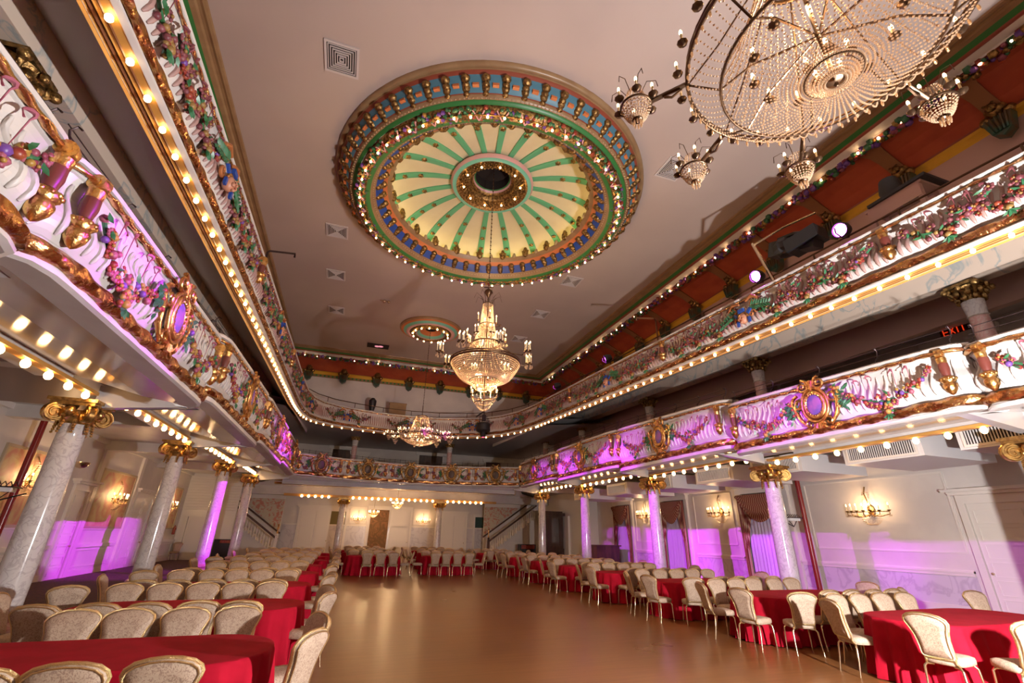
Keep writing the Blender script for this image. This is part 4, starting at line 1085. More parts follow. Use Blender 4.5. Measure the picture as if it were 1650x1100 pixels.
# ------------------------------------------------------------------ wall joinery
def panel_frame(m, fn, u0, u1, z0, z1, w=.05, d=.035, mi=0):
    for a, b, c_, e in ((u0,u1,z0,z0+w),(u0,u1,z1-w,z1),(u0,u0+w,z0+w,z1-w),(u1-w,u1,z0+w,z1-w)):
        m.prism([(a,c_),(b,c_),(b,e),(a,e)], fn, d, mi)
fR = lambda u, v, w: (XR-w, u, v)
fL = lambda u, v, w: (XL+w, u, v)
fB = lambda u, v, w: (u, YB-w, v)
m = MB()   # right wall
for y0, y1 in ((-2.9,7.0),(8.75,13.9),(16.6,19.5),(21.9,24.6),(27.2,29.5)):
    m.prism([(y0,0),(y1,0),(y1,.95),(y0,.95)], fR, .02, 1)
    m.prism([(y0,0),(y1,0),(y1,.22),(y0,.22)], fR, .06, 0)
    m.prism([(y0,.94),(y1,.94),(y1,1.10),(y0,1.10)], fR, .07, 0); m.prism([(y0,1.02),(y1,1.02),(y1,1.07),(y0,1.07)], fR, .11, 0)
for y0, y1 in ((8.75,13.25),(15.7-.02,15.72),(16.9,19.4),(22.0,24.5)):
    if y1-y0 > 1: panel_frame(m, fR, y0, y1, 1.5, 3.65)
struct('trim_27', m, [TRIM, MARBD])
m = MB()   # left wall
for y0, y1 in ((-2.9,21.0),(22.6,26.0),(28.9,33.9)):
    m.prism([(y0,0),(y1,0),(y1,.2),(y0,.2)], fL, .05); m.prism([(y0,.98),(y1,.98),(y1,1.10),(y0,1.10)], fL, .08); m.prism([(y0,1.6),(y1,1.6),(y1,1.64),(y0,1.64)], fL, .05)
    panel_frame(m, fL, y0+.2, y1-.2, .3, .9, .04, .03)
m.prism([(-2.9,4.7),(34,4.7),(34,4.86),(-2.9,4.86)], fL, .12)
for yy in (22.5, 26.3): m.prism([(yy-.14,0),(yy+.14,0),(yy+.14,4.7),(yy-.14,4.7)], fL, .10)
struct('trim_28', m, TRIM)
m = MB()   # rear wall
m.prism([(-4.1,0),(10.9,0),(10.9,2.1),(-4.1,2.1)], fB, .03, 1); m.prism([(-4.1,2.08),(10.9,2.08),(10.9,2.16),(-4.1,2.16)], fB, .06, 0)
for x0, x1 in ((.35,1.5),(5.0,6.2)): panel_frame(m, fB, x0, x1, 2.3, 3.4, .05, .03, 0)
struct('trim_29', m, [TRIM, MARBD])
# doors
dn = [0]
def door(fn, u0, u1, h, leaves, label=None, ped=True, opened=0, dark=None, panels=6):
    dn[0] += 1; r = MB(); w = .16
    for a, b in ((u0-w,u0),(u1,u1+w)): r.prism([(a,0),(b,0),(b,h),(a,h)], fn, .09)
    r.prism([(u0-w,h),(u1+w,h),(u1+w,h+.22),(u0-w,h+.22)], fn, .09)
    if ped: r.prism([(u0-w-.08,h+.22),(u1+w+.08,h+.22),(u1+w+.12,h+.30),(u0-w-.12,h+.30)], fn, .2); r.prism([(u0-w-.18,h+.30),(u1+w+.18,h+.30),(u1+w+.22,h+.38),(u0-w-.22,h+.38)], fn, .28)
    d = struct('door_%d' % dn[0], r, TRIM); n = leaves
    lw = (u1-u0)/n; p = MB(); cnt = n - opened
    for i in range(cnt):
        a = u0+lw*i+.015; b = u0+lw*(i+1)-.015; p.prism([(a,.01),(b,.01),(b,h),(a,h)], fn, .04)
        for q in range(panels):
            z0 = .12+(h-.2)*q/panels; z1 = .12+(h-.2)*(q+1)/panels-.07
            panel_frame(p, fn, a+.1, b-.1, z0, z1, .025, .06)
    if cnt: build('door_leaf', p, TRIM, d, 0)
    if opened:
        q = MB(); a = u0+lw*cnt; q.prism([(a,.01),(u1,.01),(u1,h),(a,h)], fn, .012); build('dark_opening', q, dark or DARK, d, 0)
    hk = MB(); um = u0+lw*max(1,cnt)-(.08 if n > 1 else .12)
    p0 = fn(um, 1.05, .05); p1 = fn(um, 1.05, .11); hk.tube([p0, p1], .02, 8); hk.ball(p1, .035)
    build('door_handle', hk, CHM, d, 60); return d
door(fR, 7.2, 8.45, 2.75, 1); door(fL, 21.25-.0, 22.2, 2.9, 1, panels=8); door(fL, 26.75, 28.6, 3.0, 2, panels=9)
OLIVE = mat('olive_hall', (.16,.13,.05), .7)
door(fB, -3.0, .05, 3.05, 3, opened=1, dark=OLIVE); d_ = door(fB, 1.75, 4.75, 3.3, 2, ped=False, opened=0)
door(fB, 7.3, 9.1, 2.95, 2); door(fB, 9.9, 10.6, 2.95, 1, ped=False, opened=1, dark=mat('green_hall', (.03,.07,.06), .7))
door(lambda u,v,w: (u, 33.95-w, v), -8.85, -7.75, 2.35, 1, ped=False)
# tapestry filling the open left half of the central rear opening
m = MB(); m.prism([(1.82,.1),(3.15,.1),(3.15,3.25),(1.82,3.25)], lambda u,v,w: (u, YB-.075-w, v), .03)
tg = build('tapestry', m, TAPES, None, 0); tag(tg, 'dark brown figured tapestry in the middle opening of the rear wall', 'tapestry')
# murals on the left wall
for (y0, y1, w) in ((16.9,19.6,'nearest the camera'),(22.8,26.0,'beyond the first door'),(29.2,33.0,'at the far end')):
    t = thing('wall_mural', (XL,(y0+y1)/2,2.7), 'pink and gold painted cloud mural on the left wall, %s' % w, 'mural', 'left wall murals')
    b = MB(); f2 = lambda u,v,w_: (w_, u-(y0+y1)/2, v-2.7); b.prism([(y0,1.7),(y1,1.7),(y1,3.8),(y0,3.8)], f2, .03); build('canvas', b, MURAL, t, 0)
    b = MB(); panel_frame(b, f2, y0-.06, y1+.06, 1.64, 3.86, .08, .06); build('frame', b, MURALF, t, 0)
# windows with drapes on the right wall
wn = 0
for (y0, y1) in ((14.15,16.25),(20.0,21.7),(24.9,26.5)):
    wn += 1; r = MB()
    for a, b in ((y0-.22,y0),(y1,y1+.22)): r.prism([(a,0),(b,0),(b,3.55),(a,3.55)], fR, .12)
    r.prism([(y0-.25,3.50),(y1+.25,3.50),(y1+.25,3.72),(y0-.25,3.72)], fR, .18); r.prism([(y0-.35,3.72),(y1+.35,3.72),(y1+.4,3.82),(y0-.4,3.82)], fR, .30)
    w_ = struct('window_%d' % wn, r, TRIM)
    g = MB(); g.prism([(y0,.2),(y1,.2),(y1,3.5),(y0,3.5)], fR, .02); build('window_pane', g, mat('window_pane_glass', (.10,.09,.13), .08), w_, 0)
    t = thing('drapes', (XR-.2,(y0+y1)/2,0), 'striped burgundy swagged drapes over sheer curtains, right wall, %s window from the camera' % ordn[wn-1], 'curtains', 'right wall drapes')
    yc = (y0+y1)/2; hw = (y1-y0)/2
    b = MB(); rows = []
    for i in range(9):
        z = .1+3.0*i/8; rows.append([(.08+.03*sin(q*1.9+i*.1), -hw*.85+2*hw*.85*q/36, z) for q in range(37)])
    b.grid(rows); build('sheer_curtain', b, SHEERC, t, 60)
    for s in (-1,1):
        b = MB(); rows = []
        for i in range(17):
            z = .1+3.35*i/16; u = z/3.4; pull = (.28 if z < 1.3 else .28+.72*((z-1.3)/2.1)**1.4); w0 = hw*pull
            rows.append([(-.04+.045*sin(q*1.7), s*(hw+.12-w0*(q/16)*.9), z) for q in range(17)])
        b.grid(rows); build('drape', b, STRIPE, t, 60)
    b = MB(); rows = []
    for i in range(12):
        u = i/11; rows.append([(-.12-.07*sin(u*pi)-.03*sin(u*22), -hw*1.05+2.1*hw*q/24, 3.45-.12*u-(1-abs(2*q/24-1)**2)*.95*u*(1)) for q in range(25)])
    b.grid(rows); build('swag_valance', b, STRIPE, t, 60)
# stair balustrades beside the rear wall
def stair(side):
    s = 1 if side > 0 else -1; x0 = 10.35 if s > 0 else -4.1
    t = thing('staircase', (x0,35.2,0), 'staircase with dark handrail and white balusters rising to the %s of the rear wall' % side_name[s], 'staircase')
    a = MB(); a.box(0, s*4.2, .0, 1.6, 0, .9) if False else None
    b = MB(); n = 14; dx = .27; dz = .185
    for i in range(n): b.box(min(s*(i*dx),s*(i*dx+4.3-i*dx)), max(s*(i*dx),s*(i*dx+4.3-i*dx)), .0, 1.6, .35+i*dz, .35+(i+1)*dz)
    b.box(min(0,s*4.3), max(0,s*4.3), 0, 1.6, 0, .35); build('flight', b, WALLP, t, 0)
    h = MB(); h.bar((-s*.2,-.08,1.15),(s*3.7,-.08,3.85),.09,.12); build('handrail', h, WOODD, t, 0)
    h = MB(); h.bar((-s*.1,1.5,1.5),(s*3.7,1.5,4.1),.06,.10); build('wall_rail', h, WOODD, t, 0)
    k = MB()
    for i in range(22):
        x = s*(.1+.165*i); z0 = .45+.165*i*.69; k.lathe([(.03,0),(.045,.12),(.025,.3),(.04,.5),(.02,.7)], 8, (x,-.08,z0))
    build('balusters', k, TRIM, t, 60)
    p = MB(); p.box(-s*.12-.08,-s*.12+.08,-.16,0,0,1.35); p.ball((-s*.12,-.08,1.42), .09, 0, 8, 6); build('newel_post', p, WOODD if s > 0 else TRIM, t, 30)
    c = MB(); c.lathe([(.03,0),(.06,.1),(.02,.25),(.07,.4),(.03,.5),(.09,.6),(0,.62)], 10, (-s*.12,-.08,1.45)); build('gilt_finial', c, GOLD, t, 60)
    # painted triangular panel on the wall behind
    q = MB(); x1 = 0; f3 = lambda u,v,w: (u, 1.66-w, v)
    q.prism([(0,3.70),(s*2.9,3.70),(0,1.62)] if s < 0 else [(0,3.70),(0,1.62),(2.9,3.70)], f3, .03)
    o = build('floral_panel', q, PANELF, None, 0); o.location = (x0,35.2,0); tag(o, 'triangular painted floral panel above the %s staircase' % side_name[s], 'painting')
    w_ = MB(); w_.box(min(0,s*5.2),max(0,s*5.2),1.68,1.8,0,4.2); wo = struct('wall_stair_%s' % side_name[s], w_, WALLP); wo.location = (x0,35.2,0)
stair(-1); stair(1)
# cabinet with glass door, piano-black speaker, desks at the rear right
t = thing('display_cabinet', (13.9,31.6,0), 'tall dark wooden cabinet with glass door at the rear right', 'cabinet')
b = MB(); b.box(-.8,.8,0,.6,0,.9); b.box(-.75,.75,0,.55,.9,3.0); b.box(-.9,.9,-.06,.62,3.0,3.2); b.box(-.7,.7,-.06,.62,3.2,3.3); build('body', b, WOODD, t, 0)
b = MB(); b.box(-.45,.45,-.02,.0,1.05,2.85); build('glass_door', b, mat('dark_glass', (.10,.06,.05), .08), t, 0)
b = MB(); panel_frame(b, lambda u,v,w: (u,-.02-w,v), -.52,.52,1.0,2.92,.08,.03); panel_frame(b, lambda u,v,w: (u,-w,v), -.6,.6,.12,.8,.07,.03); build('door_frame', b, WOODD, t, 0)
t = thing('bar_counter', (14.6,25.6,0), 'dark brown box counter standing by the last draped window on the right', 'counter')
b = MB(); b.box(-.9,.55,-.5,.5,0,1.22); build('body', b, WOODD, t, 0); b = MB(); b.box(-1.0,.65,-.58,.58,1.22,1.28); build('top', b, WOODD, t, 0)
t = thing('fireplace_screen', (-6.4,33.0,0), 'black cabinet with red top behind the left columns', 'cabinet')
b = MB(); b.box(-.6,.6,0,.5,0,1.15); build('body', b, BLACK, t, 0); b = MB(); b.box(-.3,.3,-.01,0,.95,1.1); build('red_front', b, FRED, t, 0)
t = thing('service_cabinet', (12.7,33.4,0), 'low black cabinet with red front beside the right staircase', 'cabinet')
b = MB(); b.box(-.6,.6,0,.5,0,1.1); build('body', b, BLACK, t, 0); b = MB(); b.box(-.5,.5,-.01,0,.8,1.05); build('red_front', b, FRED, t, 0)
# rear-right chimney breast and clapboard
m = MB(); m.box(14.9,XR,29.0,37.9,0,6.5); m.box(14.75,15.0,31.0,33.2,0,3.0); struct('wall_right_rear', m, TRIM)
# air duct units above the right aisle
for k, (y, w) in enumerate(((5.4,'beside the nearest right capital'),(8.0,'right aisle, second from the camera'),(11.2,'right aisle, third from the camera'),(13.9,'right aisle, fourth from the camera'),(17.2,'fifth along the right aisle'),(20.6,'sixth along the right aisle'),(24.4,'seventh along the right aisle'))):
    t = thing('air_conditioner', (12.95,y,3.74), 'white air duct unit with dark grille, %s' % w, 'air vent', 'aisle air ducts')
    b = MB(); b.box(-.45,2.2,-.95,.95,-.12,.42); build('casing', b, STEEL, t, 0)
    b = MB(); panel_frame(b, lambda u,v,w_: (-.46-w_,u,v), -.85,.85,-.08,.36,.05,.03); build('grille_frame', b, TRIM, t, 0)
    b = MB(); b.box(-.462,-.455,-.8,.8,-.03,.31,0)
    for q in range(30): b.box(-.475,-.46,-.78+.053*q,-.76+.053*q,-.03,.31,1)
    build('grille', b, [DARK, STEEL], t, 0)
m = MB(); m.box(13.9,15.7,-1,27,4.17,4.245); tag(build('air_duct', m, STEEL, None, 0), 'long white air duct running above the right aisle units', 'duct')
# fire pipes and caged lamps
for (x, y, z1, w) in ((15.55,13.1,4.3,'on the right wall by the draped window'),(XL+.5,17.1,4.75,'on the left wall before the first mural')):
    m = MB(); m.tube([(x,y,0),(x,y,z1)], .085, 12); tag(build('red_pipe', m, REDPIPE), 'dark red vertical standpipe %s' % w, 'pipe')
for (x, y, z, s) in ((CXR+.75,10.9,2.25,1),(CXL-.85,11.0,2.25,-1)):
    t = thing('caged_lamp', (x,y,z), 'black wire caged bracket lamp behind the %s marble column nearest the tables' % side_name[s], 'wall lamp')
    b = MB(); 
    for k in range(6): b.tube([(-.2+.08*k,-.12,.1),(-.2+.08*k,0,.2),(-.2+.08*k,.12,.1)], .008, 5)
    b.tube([(-.25,-.13,.1),(.25,-.13,.1),(.25,.13,.1),(-.25,.13,.1)], .012, 5, 0, True); b.tube([(-.2,0,.08),(0,0,-.14),(.2,0,.08)], .012, 5); b.tube([(0,0,-.14),(-s*.45,-.1,.0)], .014, 5)
    build('cage', b, IRON, t, 60); b = MB(); b.box(-.2,.2,-.09,.09,.02,.1); build('lamp_body', b, STEEL, t, 0)
# brass wall bowls
for (x, y, z, w) in ((XL+.22,20.6,3.75,'nearest the camera'),(XL+.22,30.0,3.3,'beyond the double door')):
    m = MB(); m.lathe([(0,-.16),(.12,-.13),(.22,-.03),(.24,.05),(.22,.05),(.1,-.08),(0,-.1)], 18, (x,y,z)); m.tube([(x-.2,y,z),(x,y,z-.05)], .03, 6)
    tag(build('bowl_uplighter', m, CHM, None, 60), 'polished brass half-bowl uplighter on the left wall, %s' % w, 'wall lamp', 'brass bowl uplighters')
m = MB(); m.lathe([(.0,.5),(.02,.5),(.03,.42),(.075,.36),(.08,.02),(.0,0)], 12, (-9.15,33.0,1.35)); m.tube([(-9.15,33,1.83),(-9.05,33,1.75),(-9.07,33,1.6)], .012, 5)
tag(build('fire_extinguisher', m, FRED, None, 60), 'red fire extinguisher on the far end of the left wall', 'fire extinguisher')
# ceiling vents
vn = [('fourth on the left side','x')]
for (x, y, w) in ((-1.55,7.95,'left row nearest the camera'),(-1.72,14.8,'left row beside the far dome edge'),(-1.8,18.0,'left row middle distance'),(-1.82,21.5,'left row farthest'),(7.55,8.2,'right row half hidden by a satellite lustre'),(7.6,15.0,'right row behind the dome'),(7.55,18.35,'right row farther back'),(7.6,21.6,'right row farthest')):
    t = thing('ceiling_vent', (x,y,ZC-.005), 'square white ceiling vent of nested frames, %s' % w, 'vent', 'ceiling vents')
    b = MB(); b.box(-.33,.33,-.35,.35,-.004,.0); build('backing', b, DARK, t, 0)
    b = MB(); fz = lambda u,v,w_: (u,v,-w_); panel_frame(b, fz, -.37,.37,-.39,.39,.05,.03)
    for q in range(6): s = .30-.05*q; panel_frame(b, fz, -s, s, -s*1.05, s*1.05, .018, .022+.004*q)
    build('louvre', b, mat('vent_white', (.62,.55,.53), .4), t, 0)
m = MB(); m.box(-.2,1.0,25.2,25.8,ZC-.05,ZC-.01); tag(build('projector_hatch', m, DARK, None, 0), 'small black hatch with a pink glow in the ceiling at the rear left', 'hatch')
m = MB(); m.disc((.35,25.5),.14,ZC-.055,14); m.disc((.55,25.45),.14,ZC-.056,14); tag(build('hatch_lamp', m, emis('hatch_pink', (1,.35,.42), .9), None, 0), 'pink round lamps inside the black ceiling hatch', 'light')
for (x, y, w) in ((.3,19.6,'left of the medallion'),(5.9,20.2,'right of the central chandelier')):
    m = MB(); m.ball((x,y,ZC-.06), .09, 0, 8, 5); m.box(x-.2,x+.2,y-.03,y+.03,ZC-.05,ZC-.02); m.ball((x+.2,y,ZC-.06), .07)
    tag(build('ceiling_spotlight', m, CHM, None, 40), 'small chrome twin spotlight on the ceiling, %s' % w, 'light', 'ceiling spotlights')
# bracket arm reaching over the left rail, and its twin on the right
for (pts_, w) in (([(-3.1,12.4,7.4),(-3.1,12.4,8.85),(-3.05,12.42,8.92),(-2.48,12.8,9.2),(-2.48,12.8,9.08)],'left'),([(8.98,11.6,7.4),(8.98,11.6,8.5),(8.93,11.6,8.55),(8.22,11.6,8.45),(8.22,11.6,8.35)],'right')):
    m = MB(); m.tube(pts_, .03, 6); tag(build('bracket_arm', m, IRON if w == 'left' else BROWNP, None, 40), 'angled metal pipe arm rising above the %s upper gallery rail' % w, 'pipe')
# exit signs (letters built as bars)
def exit_sign(loc, rz, lab, sc=1.0):
    t = thing('exit_sign', loc, lab, 'sign', 'exit signs', rz); b = MB(); b.box(-.36*sc,.36*sc,-.04,.06,-.14*sc,.14*sc); build('box', b, mat('sign_black', (.05,.005,.005), .4), t, 0)
    b = MB(); h = .10*sc; w = .055*sc; th = .024*sc
    def seg(x0,z0,x1,z1): b.bar((x0,-.046,z0),(x1,-.046,z1),th,.012,0,(0,1,0))
    X = -.22*sc
    seg(X-w,-h,X-w,h); [seg(X-w,z,X+w,z) for z in (-h,0,h)]
    X = -.06*sc; seg(X-w,-h,X+w,h); seg(X-w,h,X+w,-h)
    X = .07*sc; seg(X,-h,X,h)
    X = .20*sc; seg(X,-h,X,h); seg(X-w*1.2,h,X+w*1.2,h)
    build('lettering', b, EXITR, t, 0)
exit_sign((XR-.1,7.2,7.42), -pi/2, 'black exit sign with red letters on the right upper wall', 1.0)
exit_sign((-1.0,37.85,7.95), 0, 'small lit exit sign on the rear upper wall, left', 1.2)
exit_sign((10.8,37.85,8.15), 0, 'small lit exit sign on the rear upper wall, right', 1.2)
# doors and windows of the mezzanine level walls
door4 = []
for (fn, u0, u1, z0, h, dk) in ((fR,6.6,7.9,4.9,2.15,0),(fR,13.6,15.2,5.0,2.3,1),(fR,19.5,21.2,5.1,2.3,1),(fB,-1.6,-.1,4.9,2.6,1),(fB,-.05,.9,4.9,2.3,0),(fB,5.0,6.9,4.9,2.6,1),(fB,10.6,11.9,4.9,2.4,1)):
    dn[0] += 1; r = MB(); f_ = lambda u,v,w,fn=fn,z0=z0: fn(u, v+z0, w)
    for a, b in ((u0-.15,u0),(u1,u1+.15)): r.prism([(a,0),(b,0),(b,h),(a,h)], f_, .08)
    r.prism([(u0-.25,h),(u1+.25,h),(u1+.3,h+.25),(u0-.3,h+.25)], f_, .15); d = struct('door_%d' % dn[0], r, TRIM)
    q = MB(); q.prism([(u0,0),(u1,0),(u1,h),(u0,h)], f_, .02); build('door_leaf', q, WOODD if dk else TRIM, d, 0)

# ------------------------------------------------------------------ stage lights
def par_can(loc, target, lab, on=True, grp='purple stage lights on the gallery rails', power=0, spot=60, spread=None):
    t = thing('stage_light', loc, lab, 'stage light', grp)
    d = (Vector(target)-Vector(loc)).normalized(); rot = d.to_track_quat('-Z','Y').to_matrix()
    b = MB(); b.lathe([(0,.22),(.10,.20),(.15,.08),(.16,-.06),(.14,-.06),(.13,.0)], 14); b.v = [tuple(rot @ Vector(v)) for v in b.v]; build('housing', b, BLACK, t, 40)
    b = MB(); b.tube([(-.17,0,0),(-.18,0,-.12),(0,0,-.2),(.18,0,-.12),(.17,0,0)], .015, 5); build('yoke', b, IRON, t, 40)
    b = MB(); b.disc((0,0), .128, -.03, 14); b.v = [tuple(rot @ Vector(v)) for v in b.v]; build('lens', b, LEDP if on else DARK, t, 0)
    if power:
        s = light('SPOT', 'purple_beam', tuple(Vector(loc)+d*.1), power, PURPLE, .05, tuple(target), spot, .5)
    return t
# on the left rail, shining across to the right wall
for (y, ty, pw, w) in ((4.0,8.6,4500,'nearest the camera'),(7.5,12.6,6500,'second along'),(12.5,17.3,14000,'third along'),(15.6,21.2,12000,'fourth along'),(17.9,25.4,8000,'farthest')):
    par_can((GL-.25,y,gtop(y,-1)+.22), (XR,ty,1.0), 'black stage light on the left upper gallery rail, %s' % w, True, 'left rail stage lights', pw*1.5, 17)
# on the right rail, shining across to the left aisle
for (y, tx, ty, tz, pw, sw, w) in ((5.0,FL,4.7,4.3,8000,10,'nearest the camera'),(7.1,FL,6.4,4.3,17000,15,'beside the folded rig'),(14.2,XL,24.3,1.3,26000,19,'third along'),(18.8,XL,31,1.4,1500,15,'fourth and farthest')):
    par_can((GR+.15,y,gtop(y,1)+.50), (tx,ty,tz), 'violet stage light on the right upper gallery rail, %s' % w, True, 'right rail stage lights', pw, sw)
# accent beams from the same rails that graze the white box fronts
light('SPOT', 'purple_accent', (8.1,16,8.0), 3600, PURPLE, .05, (FL,18.0,4.7), 11, .7)
light('SPOT', 'purple_accent', (-2.4,4.2,7.3), 5200, PURPLE, .05, (FR,8.3,4.3), 12, .7)
light('SPOT', 'purple_accent', (-2.4,12.6,7.7), 6500, PURPLE, .05, (FR,14.3,4.6), 11, .7)
light('SPOT', 'purple_accent', (-2.4,16.7,7.8), 5000, PURPLE, .05, (FR,20.0,4.8), 9, .7)
t = thing('folded_truss', (GR+.35,6.15,7.95), 'black folded lighting rig leaning on the right gallery rail with a steel pole', 'stage rig')
b = MB(); b.tube([(0,.6,-.9),(-.15,.9,.55)], .04, 6); b.tube([(-.15,.9,.5),(.1,.2,.62),(.1,-.6,.45)], .025, 6); build('pole', b, CHM, t, 40)
b = MB(); b.bar((.1,.6,.2),(.1,-.5,-.2),.3,.35); b.bar((0,.1,-.1),(.1,-.6,-.05),.45,.3); b.ball((.1,.3,.1),.25,0,8,5); b.tube([(.1,.4,.4),(.1,0,.3),(.1,-.4,.05)],.05,6); build('lamp_bank', b, BLACK, t, 30)
t = thing('lighting_desk', (GR+.8,4.2,gtop(4.2,1)+.35), 'small wooden stand with a black moving light on the right upper gallery', 'stand')
b = MB(); b.box(-.3,.3,-.5,.5,.45,.5); [b.box(x-.04,x+.04,y-.04,y+.04,-.7,.45) for x in (-.25,.25) for y in (-.42,.42)]; b.box(-.3,-.28,-.45,.45,.2,.45); build('stand_frame', b, PINKW, t, 0)
b = MB(); b.box(-.35,.35,-.6,.4,.5,.56); b.lathe([(0,.56),(.16,.58),(.2,.8),(.15,1.05),(0,1.1)], 12, (0,.1,0)); build('moving_head', b, BLACK, t, 30)
t = thing('stage_light', (.6,28.0,8.65), 'black follow spot behind the rear upper gallery rail', 'stage light')
b = MB(); b.lathe([(0,-.9),(.5,-.85),(.3,-.5),(.12,-.3),(.2,0),(.22,.35),(.1,.5),(0,.5)], 12); build('housing', b, BLACK, t, 40)
t = thing('carton', (2.1,28.2,8.6), 'small pale carton standing behind the rear upper gallery rail', 'box'); b = MB(); b.box(-.5,.5,-.2,.2,-.3,.35); build('body', b, TAN, t, 0); b = MB(); b.box(-.06,.06,-.06,.06,-1.1,-.3); b.box(-.25,.25,-.2,.2,-1.14,-1.1); build('stand', b, IRON, t, 0); b = MB(); b.box(-.52,.52,-.22,.22,.35,.42); build('lid', b, TAN, t, 0)

# ------------------------------------------------------------------ chairs and tables
def back_outline():
    L_ = [(.150,0),(.168,.03),(.165,.12),(.172,.22),(.192,.31),(.222,.38),(.232,.415),(.218,.45),(.17,.485),(.09,.505),(0,.512)]
    return L_ + [(-x, z) for x, z in reversed(L_[:-1])]
def make_chair(lod=0):
    t = thing('banquet_chair', (0,0,0), 'x', 'chair')
    # seat faces +y, backrest at -y
    s = MB(); n = 20; rim = []
    def so(k, g=1.0):
        a = 2*pi*k/n; c_, s_ = cos(a), sin(a); e = .45
        return (.215*g*math.copysign(abs(c_)**e, c_)*(1+.06*s_), .215*g*math.copysign(abs(s_)**e, s_))
    rows = []
    for g, z in ((.90,.385),(.99,.40),(1.0,.435),(.97,.465),(.80,.48),(.4,.487)):
        rows.append([(so(k,g)[0], so(k,g)[1]+.01, z) for k in range(n)]+[(so(0,g)[0], so(0,g)[1]+.01, z)])
    s.grid(rows); s.add([(so(k,.4)[0], so(k,.4)[1]+.01, .487) for k in range(n)], [tuple(range(n))]); s.add([(so(k,.9)[0], so(k,.9)[1]+.01, .385) for k in range(n)], [tuple(range(n))[::-1]])
    build('seat', s, DAMASK, t, 60)
    O = back_outline(); m_ = len(O); zb = .445
    def bp(x, z, off): return (x, -.205-.19*z-.16*z*z + off, zb+z*.97)
    b = MB(); rws = []
    for g, off in ((.6,-.045),(.9,-.035),(.97,-.015),(.97,.015),(.9,.035),(.6,.045)):
        rws.append([bp(x*g, .255+(z-.255)*g, off) for x, z in O]+[bp(O[0][0]*g, .255+(O[0][1]-.255)*g, off)])
    b.grid(rws); b.add(rws[0][:-1], [tuple(range(m_))]); b.add(rws[-1][:-1], [tuple(range(m_))[::-1]])
    build('backrest', b, DAMASK, t, 60)
    f = MB(); f.tube([bp(x, z, 0) for x, z in O], .014, 6, 0, True)
    f.tube([bp(x*.93, .255+(z-.255)*.93, -.036) for x, z in O], .006, 4, 0, True)
    for s_ in (-1,1): f.tube([bp(s_*.15,.0,0), (s_*.15,-.20,.42), (s_*.17,-.17,.385)], .013, 6)
    build('back_frame', f, CHF, t, 60)
    for sx, sy in ((-1,-1),(1,-1),(-1,1),(1,1)):
        l = MB(); l.tube([(sx*.10,sy*.15,.375),(sx*.165,sy*.175,.375),(sx*.19,sy*.19,.345),(sx*.198,sy*(.205 if sy < 0 else .195),.20),(sx*.205,sy*(.24 if sy < 0 else .20),.0)], [.012,.015,.015,.013,.011], 7)
        build('leg', l, CHM, t, 60)
    return t
c0 = make_chair(); used = [False]
def chair(x, y, rz, lab, grp):
    if not used[0]: used[0] = True; c0.location = (x,y,0); c0.rotation_euler = (0,0,rz); c0['label'] = lab; c0['group'] = grp; return c0
    return dup(c0, (x,y,0), rz, lab, grp)
rc = random.Random(21)
def cloth(w, d, seed, flare=.10):
    rng = random.Random(seed); m = MB(); P_ = []; r = min(w,d)/2*.92; hw, hd = w/2-r, d/2-r; n = 26
    for cxs, cys, a0 in ((1,1,0),(-1,1,pi/2),(-1,-1,pi),(1,-1,3*pi/2)):
        for k in range(n): a = a0+pi/2*k/n; P_.append((cxs*hw+r*cos(a), cys*hd+r*sin(a), cos(a), sin(a)))
    Q = []
    for i in range(len(P_)):
        a = P_[i]; b = P_[(i+1) % len(P_)]; L_ = hypot(b[0]-a[0], b[1]-a[1]); k_ = max(1, int(L_/.045))
        for k in range(k_): f = k/k_; Q.append(tuple(a[j]*(1-f)+b[j]*f for j in range(4)))
    N_ = len(Q); ph = rng.random()*6; rows = []
    rows.append([(x-nx*.02, y-ny*.02, .757) for x, y, nx, ny in Q]); rows.append([(x, y, .752) for x, y, nx, ny in Q])
    acc = 0; S_ = []
    for i in range(N_): S_.append(acc); b = Q[(i+1) % N_]; acc += hypot(b[0]-Q[i][0], b[1]-Q[i][1])
    kf = round(acc/.27)
    for z in (.72,.62,.48,.34,.2,.1,.012):
        u = (.752-z)/.74; row = []
        for i, (x, y, nx, ny) in enumerate(Q):
            s_ = S_[i]/acc*2*pi; amp = .062*u**.7; o = flare*u*.55 + amp*(sin(s_*kf+ph+1.2*sin(s_*3))+.4*sin(s_*kf*2.3+ph*2))
            row.append((x+nx*(o+.004), y+ny*(o+.004), z))
        rows.append(row)
    rows = [r_+[r_[0]] for r_ in rows]; m.grid(rows); m.add(rows[0][:-1], [tuple(range(N_))]); return m
TBW, TBD = 2.85, 1.30
def table_thing(x, y, w, d, labc, rz=0):
    t = thing('banquet_table', (x,y,0), 'long banquet table hidden beneath '+labc, 'table', 'tables under red cloths', rz)
    b = MB(); b.box(-w/2+.3,w/2-.3,-d/2+.12,d/2-.12,.71,.735); build('tabletop', b, WOODD, t, 0)
    for sx in (-1,1):
        for sy in (-1,1): b = MB(); b.tube([(sx*(w/2-.5),sy*(d/2-.3),0),(sx*(w/2-.5),sy*(d/2-.3),.715)], .018, 6); build('leg', b, IRON, t, 60)
    return t
clA = build('tablecloth', cloth(TBW, TBD, 4), CLOTH, None, 70); firstc = [True]
clB = build('tablecloth', cloth(TBW, TBD, 12), CLOTH, None, 70); clC = build('tablecloth', cloth(2.3, 1.3, 5), CLOTH, None, 70)
t0_ = None
